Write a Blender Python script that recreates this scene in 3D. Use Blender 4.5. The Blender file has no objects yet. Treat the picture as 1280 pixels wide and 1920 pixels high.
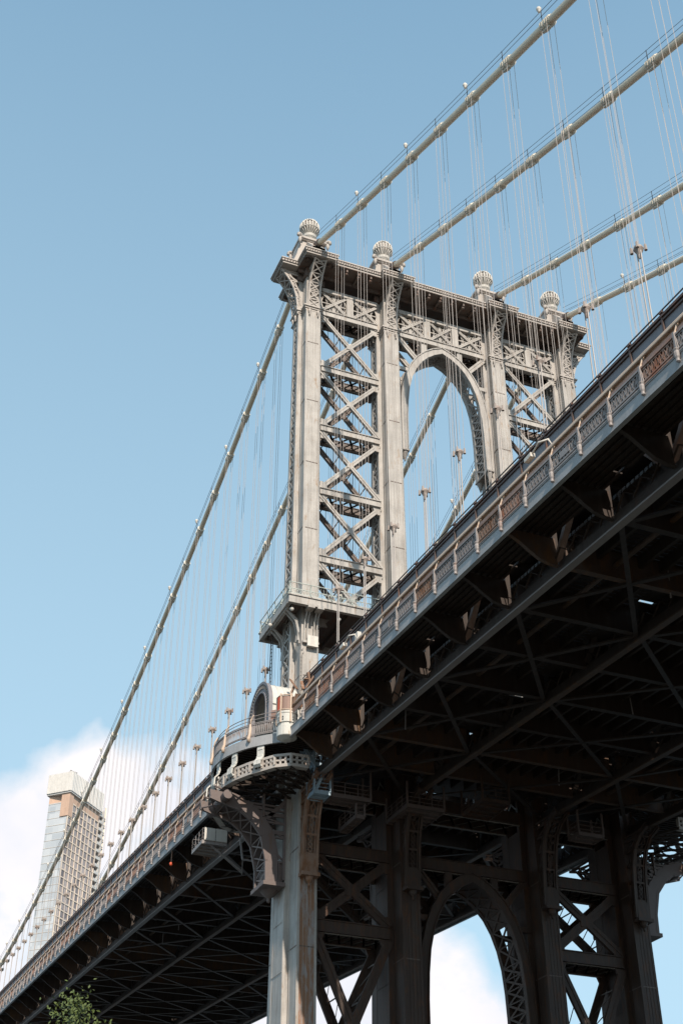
import bpy, math, random
from math import sin, cos, pi, sqrt, radians
from mathutils import Vector, Matrix
random.seed(7)
S = bpy.context.scene
COL = S.collection
V = Vector
# ------------------------------------------------------------------ camera, light, exposure
CAM = V((-94.82677, 48.9782, -2.71121)); YAW, PITCH, ROLL, FPX = -0.38265, 0.59478, 0.00411, 2486.187
F = V((cos(YAW)*cos(PITCH), sin(YAW)*cos(PITCH), sin(PITCH)))
r0 = V((sin(YAW), -cos(YAW), 0)); u0 = r0.cross(F)
RR = r0*cos(ROLL)+u0*sin(ROLL); UU = -r0*sin(ROLL)+u0*cos(ROLL)
cd = bpy.data.cameras.new('camera'); cam = bpy.data.objects.new('camera', cd); COL.objects.link(cam)
cam.matrix_world = Matrix(((RR.x, UU.x, -F.x, CAM.x), (RR.y, UU.y, -F.y, CAM.y), (RR.z, UU.z, -F.z, CAM.z), (0, 0, 0, 1)))
cd.sensor_fit = 'VERTICAL'; cd.sensor_height = 36.0; cd.lens = FPX/1920*36.0
cd.clip_start = .5; cd.clip_end = 20000
S.camera = cam
SUN_EL, SUN_AZ = radians(38), radians(180-9)      # azimuth measured from +X towards +Y: behind the camera, slightly from the left
SD = V((cos(SUN_EL)*cos(SUN_AZ), cos(SUN_EL)*sin(SUN_AZ), sin(SUN_EL)))
sl = bpy.data.lights.new('sun', 'SUN'); sl.energy = 4.2; sl.angle = radians(.53); sl.color = (1, .88, .75)
so = bpy.data.objects.new('sun', sl); COL.objects.link(so)
so.rotation_euler = SD.to_track_quat('Z', 'Y').to_euler(); so.location = (-150, -80, 200)
S.view_settings.view_transform = 'Standard'; S.view_settings.look = 'None'
S.view_settings.exposure = 0.4; S.view_settings.gamma = 1

W = bpy.data.worlds.new('World'); S.world = W; W.use_nodes = True
nt = W.node_tree; nt.nodes.clear()
def N(t, ty, **k):
    n = t.nodes.new(ty)
    for a, b in k.items(): setattr(n, a, b)
    return n
def L(t, a, b): t.links.new(a, b)
def mth(t, op, a, b=None, c=None, clamp=False):
    n = N(t, 'ShaderNodeMath', operation=op); n.use_clamp = clamp
    for i, v in enumerate((a, b, c)):
        if v is None: continue
        if isinstance(v, (int, float)): n.inputs[i].default_value = v
        else: L(t, v, n.inputs[i])
    return n.outputs[0]
def mixc(t, f, a, b, mode='MIX'):
    n = N(t, 'ShaderNodeMix', data_type='RGBA', blend_type=mode)
    for s, v in ((n.inputs[0], f), (n.inputs[6], a), (n.inputs[7], b)):
        if isinstance(v, (int, float)): s.default_value = v
        elif isinstance(v, (tuple, list)): s.default_value = (*v[:3], 1)
        else: L(t, v, s)
    return n.outputs[2]
def ramp(t, f, pts):
    n = N(t, 'ShaderNodeValToRGB'); e = n.color_ramp.elements
    e[0].position, e[0].color = pts[0][0], (*[pts[0][1]]*3, 1)
    e[1].position, e[1].color = pts[1][0], (*[pts[1][1]]*3, 1)
    L(t, f, n.inputs[0]); return n.outputs[0]
sky = N(nt, 'ShaderNodeTexSky', sky_type='NISHITA'); sky.sun_disc = False
sky.sun_elevation = SUN_EL; sky.sun_rotation = (pi/2-SUN_AZ) % (2*pi)
sky.air_density = 1.0; sky.dust_density = 2.2; sky.ozone_density = 1.6; sky.altitude = 0
# cumulus bank low over the river, placed by direction only
tc = N(nt, 'ShaderNodeTexCoord'); sep = N(nt, 'ShaderNodeSeparateXYZ'); L(nt, tc.outputs['Generated'], sep.inputs[0])
hor = mth(nt, 'SQRT', mth(nt, 'ADD', mth(nt, 'POWER', sep.outputs[0], 2), mth(nt, 'POWER', sep.outputs[1], 2)))
el = mth(nt, 'ARCTAN2', sep.outputs[2], hor); az = mth(nt, 'ARCTAN2', sep.outputs[1], sep.outputs[0])
comb = N(nt, 'ShaderNodeCombineXYZ'); L(nt, az, comb.inputs[0]); L(nt, el, comb.inputs[1])
def noise(t, vec, scale, detail=6, rough=.55, dist=0.0):
    n = N(t, 'ShaderNodeTexNoise'); n.inputs['Scale'].default_value = scale; n.inputs['Detail'].default_value = detail
    n.inputs['Roughness'].default_value = rough; n.inputs['Distortion'].default_value = dist
    L(t, vec, n.inputs['Vector']); return n.outputs['Fac']
n1 = noise(nt, comb.outputs[0], 9, 5, .45, .2); n2 = noise(nt, comb.outputs[0], 30, 8, .6)
# cloud top height: el ~ 0.43 with billows
top = mth(nt, 'ADD', .432, mth(nt, 'ADD', mth(nt, 'MULTIPLY', mth(nt, 'SUBTRACT', n1, .5), .16), mth(nt, 'MULTIPLY', mth(nt, 'SUBTRACT', n2, .5), .03)))
azf = mth(nt, 'MULTIPLY', mth(nt, 'ABSOLUTE', mth(nt, 'ADD', az, .26)), .30)
top = mth(nt, 'SUBTRACT', top, mth(nt, 'ADD', azf, mth(nt, 'MULTIPLY', mth(nt, 'MAXIMUM', mth(nt, 'SUBTRACT', -.36, az), 0), .7)))
cov = ramp(nt, mth(nt, 'SUBTRACT', top, el), [(0.0, 0), (.030, 1)])
n3 = noise(nt, comb.outputs[0], 7, 7, .6, .4)
gaps = ramp(nt, n3, [(.36, .45), (.5, 1)])
cov = mth(nt, 'MULTIPLY', mth(nt, 'MULTIPLY', cov, gaps), .93)
shade = mixc(nt, ramp(nt, n1, [(.38, 0), (.62, 1)]), mixc(nt, n2, (7.6, 7.9, 8.8), (8.6, 8.6, 9.2)), (10.0, 9.5, 9.6))
skc = mixc(nt, .74, sky.outputs[0], mixc(nt, ramp(nt, el, [(.30, 0), (1.0, 1)]), (5.7, 8.4, 10.1), (2.6, 4.7, 6.7)))
skc = mixc(nt, cov, skc, shade)
bg = N(nt, 'ShaderNodeBackground'); bg.inputs[1].default_value = .082; L(nt, skc, bg.inputs[0])
wo = N(nt, 'ShaderNodeOutputWorld'); L(nt, bg.outputs[0], wo.inputs[0])
S.cycles.max_bounces = 6; S.cycles.diffuse_bounces = 3

# ------------------------------------------------------------------ materials
def mat(name, col, rust=0.0, rustcol=(.22, .075, .025), rough=.62, metal=0.0, var=.18, streak=.25, scale=1.0, bump=.03, dirt=(.12, .10, .085), dirtf=.5):
    m = bpy.data.materials.new(name); m.use_nodes = True; t = m.node_tree
    b = t.nodes['Principled BSDF']; g = N(t, 'ShaderNodeNewGeometry')
    mp = N(t, 'ShaderNodeMapping'); L(t, g.outputs['Position'], mp.inputs[0]); mp.inputs['Scale'].default_value = (2.6*scale, 2.6*scale, .16*scale)
    s1 = noise(t, mp.outputs[0], 1.0, 6, .6); s2 = noise(t, g.outputs['Position'], .55*scale, 5, .6); s3 = noise(t, g.outputs['Position'], 7*scale, 5, .65)
    c = mixc(t, 1, col, (1, 1, 1), 'MULTIPLY')
    c = mixc(t, mth(t, 'MULTIPLY', ramp(t, s2, [(.35, 0), (.68, 1)]), var*1.6, clamp=True), c, tuple(x*.62 for x in col))
    c = mixc(t, mth(t, 'MULTIPLY', ramp(t, s1, [(.48, 0), (.74, 1)]), streak*dirtf*2, clamp=True), c, dirt)
    c = mixc(t, mth(t, 'MULTIPLY', ramp(t, s3, [(.45, 0), (.8, 1)]), .25), c, tuple(min(1, x*1.25) for x in col))
    if rust > 0:
        mp2 = N(t, 'ShaderNodeMapping'); L(t, g.outputs['Position'], mp2.inputs[0]); mp2.inputs['Scale'].default_value = (1.3, 1.3, .38)
        r1 = noise(t, mp2.outputs[0], 1.5, 8, .68, .4)
        lo = .72-.42*rust
        rf = ramp(t, r1, [(lo, 0), (lo+.13, 1)])
        rc = mixc(t, s3, rustcol, tuple(x*.45 for x in rustcol))
        c = mixc(t, mth(t, 'MULTIPLY', rf, .85), c, rc)
    L(t, c, b.inputs['Base Color']); b.inputs['Roughness'].default_value = rough; b.inputs['Metallic'].default_value = metal
    if bump:
        bp = N(t, 'ShaderNodeBump'); bp.inputs['Strength'].default_value = .35; bp.inputs['Distance'].default_value = bump
        L(t, s3, bp.inputs['Height']); L(t, bp.outputs[0], b.inputs['Normal'])
    return m
M = {}
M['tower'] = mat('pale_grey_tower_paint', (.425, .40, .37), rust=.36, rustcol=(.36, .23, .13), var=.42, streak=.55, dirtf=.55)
M['tower_rust'] = mat('tower_paint_rust_stained', (.30, .27, .26), rust=.8, rustcol=(.34, .16, .07))
M['lace'] = mat('weathered_lattice_paint', (.29, .265, .24), rust=.35, rustcol=(.25, .12, .06))
M['cornice'] = mat('cornice_paint', (.42, .38, .345), rust=.25, rustcol=(.4, .2, .09))
M['soffit'] = mat('soffit_brown_paint', (.13, .10, .085), rust=.5, rustcol=(.20, .09, .05))
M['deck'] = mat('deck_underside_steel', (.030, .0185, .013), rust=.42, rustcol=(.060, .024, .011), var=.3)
M['chord'] = mat('bluegrey_chord_paint', (.25, .225, .22), rust=.15)
M['chord_rust'] = mat('rusty_chord', (.075, .046, .032), rust=.5, rustcol=(.17, .08, .03))
M['shade_brown'] = mat('shade_darkened_brown_steel', (.056, .034, .025), rust=.5, rustcol=(.13, .055, .025), var=.3)  # brown steel with under-deck shade painted into its base colour, plus real rust
M['corbel'] = mat('dark_rusty_corbel_paint', (.14, .108, .10), rust=.35, rustcol=(.2, .1, .05))  # much darker than the tower paint, with rust
M['rear'] = mat('dark_rear_bracing', (.15, .12, .105), rust=.3)  # rear members, darker than the front bracing
M['sage'] = mat('pale_sage_railing', (.42, .46, .43), rust=.08)
M['fascia'] = mat('bluegrey_fascia_paint', (.37, .37, .375), rust=.2, var=.3)
M['rail'] = mat('railing_paint', (.30, .27, .26), rust=.35, rustcol=(.30, .12, .06))
M['railrust'] = mat('rust_brown_railing', (.34, .22, .17), rust=.62, rustcol=(.40, .14, .06))
M['panel'] = mat('bluegrey_parapet_panel', (.21, .20, .215), rust=.2)
M['brown'] = mat('dark_brown_steel', (.09, .055, .045), rust=.5, rustcol=(.20, .085, .05))
M['blackrail'] = mat('near_black_handrail', (.055, .05, .05))
M['beige'] = mat('beige_pipe_paint', (.56, .43, .33), rust=.12, rustcol=(.45, .27, .16))
M['mesh'] = mat('weathered_fence_fabric', (.27, .17, .135), rust=.3, rustcol=(.42, .22, .14))
M['white'] = mat('white_paint', (.60, .57, .52), rust=.04)
M['hood'] = mat('white_hood_paint', (.58, .57, .53), rust=.25, rustcol=(.4, .26, .14), streak=.15)
M['cable'] = mat('cable_wrapping_paint', (.84, .70, .53), rust=.04, rustcol=(.5, .33, .22), streak=.05, var=.1)
M['band'] = mat('cable_band_paint', (.72, .66, .56), rust=.02, bump=0, var=.1, streak=.1)
M['rope'] = mat('suspender_rope_steel', (.42, .375, .345), bump=0)
M['ballast'] = mat('clamp_grey', (.33, .28, .25), rust=.4)
M['orange'] = mat('orange_rust', (.27, .17, .12), rust=.6, rustcol=(.27, .11, .04))
M['red'] = mat('red_orange_tarp', (.62, .09, .03), streak=.1)
M['blue'] = mat('pale_blue_stair_paint', (.34, .46, .56), rust=.1)
M['concrete'] = mat('roadway_slab', (.20, .185, .17), var=.3)
M['granite'] = mat('granite', (.32, .30, .27))
M['asphalt'] = mat('park_ground', (.05, .05, .035), scale=.3)

# ------------------------------------------------------------------ mesh builder
class MB:
    def __init__(s): s.v = []; s.f = []
    def quadbox(s, c8):
        n = len(s.v); s.v += [tuple(c) for c in c8]
        s.f += [(n, n+3, n+2, n+1), (n+4, n+5, n+6, n+7), (n, n+1, n+5, n+4), (n+1, n+2, n+6, n+5), (n+2, n+3, n+7, n+6), (n+3, n, n+4, n+7)]
    def box(s, x0, x1, y0, y1, z0, z1):
        s.quadbox([(x0, y0, z0), (x1, y0, z0), (x1, y1, z0), (x0, y1, z0), (x0, y0, z1), (x1, y0, z1), (x1, y1, z1), (x0, y1, z1)])
        return s
    def bar(s, a, b, w, h, up=(0, 0, 1), ext=0):
        a = V(a); b = V(b); d = b-a
        if d.length < 1e-6: return s
        d.normalize(); a = a-d*ext; b = b+d*ext
        u = V(up); sd = d.cross(u)
        if sd.length < 1e-4: sd = d.cross(V((1, 0, 0)))
        sd.normalize(); u = sd.cross(d); sd *= w/2; u *= h/2
        s.quadbox([a-sd-u, a+sd-u, a+sd+u, a-sd+u, b-sd-u, b+sd-u, b+sd+u, b-sd+u]); return s
    def tube(s, pts, r, n=8, cap=True):
        pts = [V(p) for p in pts]; rings = []; k = len(pts)
        up = V((0, 0, 1))
        for i, p in enumerate(pts):
            d = (pts[min(i+1, k-1)]-pts[max(i-1, 0)]).normalized()
            u = up if abs(d.z) < .95 else V((1, 0, 0))
            a = d.cross(u).normalized(); b = a.cross(d)
            rr = r[i] if isinstance(r, (list, tuple)) else r
            st = len(s.v); rings.append(st)
            for j in range(n):
                t = 2*pi*j/n; s.v.append(tuple(p+a*cos(t)*rr+b*sin(t)*rr))
        for i in range(k-1):
            for j in range(n):
                a, b = rings[i], rings[i+1]; s.f.append((a+j, a+(j+1) % n, b+(j+1) % n, b+j))
        if cap:
            s.f.append(tuple(rings[0]+j for j in range(n))[::-1]); s.f.append(tuple(rings[-1]+j for j in range(n)))
        return s
    def lathe(s, c, prof, n=20):
        c = V(c); rings = []
        for (r, z) in prof:
            rings.append(len(s.v))
            for j in range(n): t = 2*pi*j/n; s.v.append((c.x+r*cos(t), c.y+r*sin(t), c.z+z))
        for i in range(len(prof)-1):
            for j in range(n):
                a, b = rings[i], rings[i+1]; s.f.append((a+j, a+(j+1) % n, b+(j+1) % n, b+j))
        s.f.append(tuple(rings[0]+j for j in range(n))[::-1]); s.f.append(tuple(rings[-1]+j for j in range(n)))
        return s
    def prism(s, poly, fn, t0, t1):
        """poly 2D list (a,b); fn(a,b,t)->3D; extruded t0..t1"""
        n = len(poly); k = len(s.v)
        s.v += [tuple(fn(a, b, t0)) for a, b in poly]+[tuple(fn(a, b, t1)) for a, b in poly]
        s.f.append(tuple(range(k, k+n))[::-1]); s.f.append(tuple(range(k+n, k+2*n)))
        for i in range(n): j = (i+1) % n; s.f.append((k+i, k+j, k+n+j, k+n+i))
        return s
    def strip(s, A, B, fn, t0, t1):
        """band between two matching 2D polylines A,B extruded t0..t1 (closed solid)"""
        for i in range(len(A)-1):
            s.quadbox([fn(*A[i], t0), fn(*A[i+1], t0), fn(*B[i+1], t0), fn(*B[i], t0), fn(*A[i], t1), fn(*A[i+1], t1), fn(*B[i+1], t1), fn(*B[i], t1)])
        return s
    def loft(s, secs):
        """secs: list of equal-length closed 3D loops"""
        n = len(secs[0]); st = []
        for c in secs: st.append(len(s.v)); s.v += [tuple(p) for p in c]
        for i in range(len(secs)-1):
            a, b = st[i], st[i+1]
            for j in range(n): s.f.append((a+j, a+(j+1) % n, b+(j+1) % n, b+j))
        s.f.append(tuple(st[0]+j for j in range(n))[::-1]); s.f.append(tuple(st[-1]+j for j in range(n)))
        return s
    def build(s, name, m, parent=None, smooth=False, label=None, kind=None):
        if MIR[0]: s.v = [(v[0], -v[1], v[2]) for v in s.v]; s.f = [tuple(f[::-1]) for f in s.f]
        me = bpy.data.meshes.new(name); off = WB(parent) if parent else V((0, 0, 0))
        me.from_pydata([tuple(V(p)-off) for p in s.v], [], s.f); me.update()
        mm = M[m] if isinstance(m, str) else m; me.materials.append(mm)
        if smooth:
            for p in me.polygons: p.use_smooth = True
        o = bpy.data.objects.new(name, me); COL.objects.link(o)
        if parent: o.parent = parent
        if label: o['label'] = label
        if kind: o['kind'] = kind
        BASE[o.name] = off
        return o
def _apart(s, name, m, parent=None, gap=.35, smooth=False):
    # split the builder's loose solids into clusters that touch, one object each
    par = list(range(len(s.v)))
    def find(i):
        while par[i] != i: par[i] = par[par[i]]; i = par[i]
        return i
    for f in s.f:
        a = find(f[0])
        for k in f[1:]: par[find(k)] = a
    isl = {}
    for i in range(len(s.v)): isl.setdefault(find(i), []).append(i)
    keys = list(isl); bb = []
    for k in keys:
        P = [s.v[i] for i in isl[k]]; bb.append([min(p[c] for p in P) for c in range(3)]+[max(p[c] for p in P) for c in range(3)])
    g = list(range(len(keys)))
    def fg(i):
        while g[i] != i: g[i] = g[g[i]]; i = g[i]
        return i
    for i in range(len(keys)):
        for j in range(i):
            if fg(i) != fg(j) and all(bb[i][c]-gap <= bb[j][c+3] and bb[j][c]-gap <= bb[i][c+3] for c in range(3)): g[fg(i)] = fg(j)
    cl_ = {}
    for i, k in enumerate(keys): cl_.setdefault(fg(i), []).extend(isl[k])
    owner = {v: c for c, vs in cl_.items() for v in vs}; fs = {}
    for f in s.f: fs.setdefault(owner[f[0]], []).append(f)
    out = []
    for c, vs in cl_.items():
        vs = sorted(vs); ix = {v: n for n, v in enumerate(vs)}; b = MB(); b.v = [s.v[v] for v in vs]; b.f = [tuple(ix[v] for v in f) for f in fs.get(c, [])]
        out.append(b.build(name, m, parent, smooth))
    return out[0]
MB.apart = _apart
BASE = {}; MIR = [False]
def WB(o): return BASE.get(o.name, V((0, 0, 0)))
def thing(name, loc, label, cat, group=None, kind=None):
    o = bpy.data.objects.new(name, None); COL.objects.link(o); o.location = loc; BASE[o.name] = V(loc)
    o.empty_display_size = .5
    if label: o['label'] = label
    if cat: o['category'] = cat
    if group: o['group'] = group
    if kind: o['kind'] = kind
    return o
def tag(o, label, cat, group=None):
    o['label'] = label; o['category'] = cat
    if group: o['group'] = group
    return o
def xlat(mb, a, b, c, d, n, w, h, nrm):
    """X lattice in quad a-b (one edge) c-d (other edge): a->c and b->d are the long directions; n cells"""
    a, b, c, d = map(V, (a, b, c, d))
    for i in range(n):
        p0 = a.lerp(c, i/n); p1 = a.lerp(c, (i+1)/n); q0 = b.lerp(d, i/n); q1 = b.lerp(d, (i+1)/n)
        mb.bar(p0, q1, w, h, nrm); mb.bar(q0, p1, w, h*.8, nrm)
def ordinal(i):
    o = ['first', 'second', 'third', 'fourth', 'fifth', 'sixth', 'seventh', 'eighth', 'ninth', 'tenth', 'eleventh', 'twelfth', 'thirteenth', 'fourteenth', 'fifteenth', 'sixteenth', 'seventeenth', 'eighteenth', 'nineteenth', 'twentieth']
    if i < 20: return o[i]
    t = {2: 'twenty', 3: 'thirty'}[(i+1)//10]; u = (i+1) % 10
    return {2: 'twentieth', 3: 'thirtieth'}[(i+1)//10] if u == 0 else t+'-'+o[u-1]

# ------------------------------------------------------------------ ground, river
GZ = -4.4
g = MB().box(-5000, -20, -4000, 4000, GZ-1, GZ).build('ground', 'asphalt'); g['kind'] = 'structure'
def water_mat():
    m = bpy.data.materials.new('river_water'); m.use_nodes = True; t = m.node_tree; b = t.nodes['Principled BSDF']
    b.inputs['Base Color'].default_value = (.035, .05, .055, 1); b.inputs['Roughness'].default_value = .12
    g = N(t, 'ShaderNodeNewGeometry'); n = noise(t, g.outputs['Position'], .35, 6, .6)
    bp = N(t, 'ShaderNodeBump'); bp.inputs['Distance'].default_value = .6; L(t, n, bp.inputs['Height']); L(t, bp.outputs[0], b.inputs['Normal'])
    return m
M['water'] = water_mat()
w = MB().box(-20, 9000, -4000, 4000, -8, -5.6).build('river', 'water'); w['kind'] = 'structure'

# ------------------------------------------------------------------ deck height
CY = [14.63, 6.1, -6.1, -14.63]
def zf(x):                                   # underside of the walkway fascia
    return 39.6+(.0672*x if x < 0 else .0690*x-.000040*x*x)
PX = 5.55                                    # truss panel
DX0, DX1 = -205.0, 186.0
# cable heights
def zcab(x): return 98.618+.50205*x+.0008*x*x if x < 0 else 98.618-.40494*x+.00113*x*x
BNX = [-(3.367+5.481*k) for k in range(1, 20)]
BFX = [(3.482+5.481*k) for k in range(1, 33)]

# ------------------------------------------------------------------ bridge tower
T = thing('bridge_tower', (0, 0, GZ), 'tall steel suspension bridge tower with four columns, pointed arch and globe finials', 'bridge tower')
def bf(z): return 1.7+max(0, 88-z)*.0206
def af(z): return .7+max(0, 88-z)*.0095
HB, HS = .78, 1.24
ZJ = [-4.4, 5, 12.5, 20.0, 27.6, 38.0, 46.0, 54.9, 62.3, 69.7, 77.1, 84.5, 94.45]
def section(y, z):
    b, a = bf(z), af(z); t = .34
    return [(-b, y-HB, z), (-b, y+HB, z), (-a, y+HB, z), (-a, y+HS, z), (-a+t, y+HS, z), (-a+t, y+.3, z),
            (a-t, y+.3, z), (a-t, y+HS, z), (a, y+HS, z), (a, y+HB, z), (b, y+HB, z), (b, y-HB, z), (a, y-HB, z), (a, y-HS, z), (a-t, y-HS, z), (a-t, y-.3, z),
            (-a+t, y-.3, z), (-a+t, y-HS, z), (-a, y-HS, z), (-a, y-HB, z)]
def bracket(parent, name, org, out, side, curve, wd, m='lace', fl=.16, cell=.9, wall=None, wallbars=True, ovals=False, depth=.5):
    """curved corbel: curve = list of (out offset, z); flanges at +-wd/2, lattice between, ties back to wall"""
    org = V(org); out = V(out); side = V(side); mb = MB()
    P = [org+out*o+V((0, 0, z)) for o, z in curve]
    n = len(P)
    for sg in (-1, 1):
        for i in range(n-1):
            a, b = P[i]+side*sg*wd/2, P[i+1]+side*sg*wd/2
            mb.bar(a, b, fl, fl*1.1, side.cross(b-a), ext=.02)
            d = (b-a).normalized(); nn = side.cross(d); nn = nn if nn.dot(out) < 0 else -nn
            mb.bar(a+nn*depth, b+nn*depth, .10, .14, side, ext=.02)
            k = max(1, int((b-a).length/cell))
            for j in range(k):
                p0, p1 = a.lerp(b, j/k), a.lerp(b, (j+1)/k)
                mb.bar(p0, p1+nn*depth, .06, .05, side); mb.bar(p0+nn*depth, p1, .06, .05, side)
    for i in range(n-1):
        a0, a1, b0, b1 = P[i]-side*wd/2, P[i]+side*wd/2, P[i+1]-side*wd/2, P[i+1]+side*wd/2
        nrm = side.cross(P[i+1]-P[i]).normalized()
        k = max(1, round((P[i+1]-P[i]).length/cell))
        if ovals:
            mb.bar(a0, a1, .16, .1, nrm)
            xlat(mb, a0+side*wd*.33, a1-side*wd*.33, b0+side*wd*.33, b1-side*wd*.33, k*2, .06, .05, nrm)
            for sg in (-1, 1): mb.bar(P[i]+side*sg*wd*.33, P[i+1]+side*sg*wd*.33, .1, .06, nrm)
        else:
            mb.bar(a0, a1, .1, .08, nrm)
            xlat(mb, a0, a1, b0, b1, k, .11, .06, nrm)
    if wallbars:
        for i in range(1, n):
            for sg in (-1, 1):
                p = P[i]+side*sg*wd/2; q = org+side*sg*wd/2+V((0, 0, curve[i][1])); mb.bar(p, q, .12, .14)
                if i > 1: mb.bar(p, org+side*sg*wd/2+V((0, 0, curve[i-1][1])), .1, .12)
    return mb.build(name, m, parent)
for ci, y in enumerate(CY):
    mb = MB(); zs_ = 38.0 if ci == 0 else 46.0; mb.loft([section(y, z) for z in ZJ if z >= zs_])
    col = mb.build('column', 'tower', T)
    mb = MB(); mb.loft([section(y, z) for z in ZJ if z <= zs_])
    mb.build('column_base', 'tower' if ci == 0 else 'shade_brown', col)  # shade beneath the deck is put into the colour of the inner bases
    if ci == 0:
        mb = MB(); zz = [-4.4, 10, 20, 30, 40]
        mb.loft([[(-bf(z)-.008, y-HB, z), (-bf(z)-.008, y+HB-.02, z), (-bf(z)+.1, y+HB-.02, z), (-bf(z)+.1, y-HB-.01, z)] for z in zz]); mb.build('face_plate', 'tower_rust', col, label='rust-stained front face plate')
    # riveted corner angles and splice plates
    c = MB()
    for z0, z1 in zip(ZJ[:-1], ZJ[1:]):
        if z0 == zs_: c.build('corner_angle', 'tower' if ci == 0 else 'shade_brown', col); c = MB()
        for s in (-1, 1):
            for yy in (y-HB+.1, y+HB-.1):
                c.bar((s*bf(z0)+s*.012, yy, z0), (s*bf(z1)+s*.012, yy, z1), .2, .035, (1, 0, 0))
            for yy in (y-.28, y+.02, y+.3):
                c.bar((s*bf(z0)+s*.006, yy, z0), (s*bf(z1)+s*.006, yy, z1), .025, .03, (1, 0, 0))
            for q in (-1, 1):
                c.bar((s*(af(z0)+.012), y+q*(HS-.09), z0), (s*(af(z1)+.012), y+q*(HS-.09), z1), .14, .035, (1, 0, 0))
                c.bar((s*(af(z0)+.25), y+q*(HB+.012), z0), (s*(af(z1)+.25), y+q*(HB+.012), z1), .035, .16, (1, 0, 0))
    c.build('corner_angle', 'tower', col)
    c = MB()
    for k in range(12):
        z = 84.55-7.41*k
        for s in (-1, 1):
            c.box(*(sorted((s*bf(z), s*(bf(z)+.02)))), y-HB-.015, y+HB+.015, z-.045, z+.045)
            for q in (-1, 1):
                c.box(*(sorted((s*af(z), s*bf(z)))), *sorted((y+q*(HB), y+q*(HB+.02))), z-.045, z+.045)
    c.build('splice_joint', 'soffit', col)
    # side lacing between the front and rear cells
    c = MB()
    z = 89.0; k = 0
    while z > 40:
        z2 = z-1.55
        for q in (-1, 1):
            yy = y+q*(HS-.05); a, b = af(z)-.3, af(z2)-.3
            c.bar((-a, yy, z), (a, yy, z), .2, .05, (0, 1, 0))
            c.bar((-a, yy, z), (b, yy, z2), .13, .05, (0, 1, 0)); c.bar((a, yy, z), (-b, yy, z2), .13, .04, (0, 1, 0))
        z = z2
    c.apart('side_lacing', 'tower', col)
    # solid side plates below the deck
    c = MB()
    for q in (-1, 1):
        y0, y1 = sorted((y+q*(HB+.05), y+q*(HS-.02)))
        zz = [-4.4, 12, 24, 37.5]
        c.loft([[(-af(z)+.3, y0, z), (af(z)-.3, y0, z), (af(z)-.3, y1, z), (-af(z)+.3, y1, z)] for z in zz])
        for z in (9, 16.4, 23.8, 27.5, 31.2): c.box(-af(z)+.1, af(z)-.1, *sorted((y+q*HS, y+q*(HS+.015))), z-.04, z+.04)
    c.apart('side_plate', 'tower' if ci == 0 else 'shade_brown', col)
    # ring moulding
    c = MB(); z = 89.15
    for (zz, dd, hh) in ((z, .28, .16), (z-.2, .16, .2), (z-.42, .07, .2)):
        b, a = bf(z)+dd, af(z)+dd
        c.box(-b, b, y-HB-dd, y+HB+dd, zz, zz+hh); c.box(-a, a, y-HS-dd, y+HS+dd, zz+.003, zz+hh-.003)
    mo = c.build('ring_moulding', 'cornice', col)
    c = MB()
    for s in (-1, 1):
        for yy in (y-.45, y+.45): c.lathe((s*(bf(z)+.17), yy, z-1.15), [(.03, 0), (.09, .12), (.06, .3), (.13, .45), (.16, .62), (.1, .8)], 8)
        c.lathe((s*.35, y+1.42, z-1.15), [(.03, 0), (.09, .12), (.06, .3), (.13, .45), (.16, .62), (.1, .8)], 8)
        c.lathe((s*.35, y-1.42, z-1.15), [(.03, 0), (.09, .12), (.06, .3), (.13, .45), (.16, .62), (.1, .8)], 8)
    c.apart('pendant_knob', 'cornice', col, smooth=True)
    # upper brackets under the cornice
    cv = [(0, 89.4), (.06, 90.3), (.18, 91.3), (.42, 92.3), (.85, 93.2), (1.5, 94.0), (1.85, 94.3)]
    for s in (-1, 1):
        bracket(col, 'cornice_bracket', (s*1.76, y, 0), (s, 0, 0), (0, 1, 0), cv, 1.15, 'cornice', cell=.85, depth=.3)
    if ci in (0, 3):
        q = 1 if ci == 0 else -1
        bracket(col, 'cornice_bracket', (0, y+q*1.3, 0), (0, q, 0), (1, 0, 0), [(.02, 88.8), (.08, 89.9), (.2, 91.0), (.5, 92.1), (.95, 93.1), (1.6, 94.0), (1.95, 94.3)], 1.5, 'cornice', cell=.85, depth=.4)
    # cap box behind the brackets
    c = MB().box(-1.9, 1.9, y-.95, y+.95, 93.3, 94.4); c.box(-.95, .95, y-1.45, y+1.45, 93.303, 94.4); c.build('capital', 'soffit', col)

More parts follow.
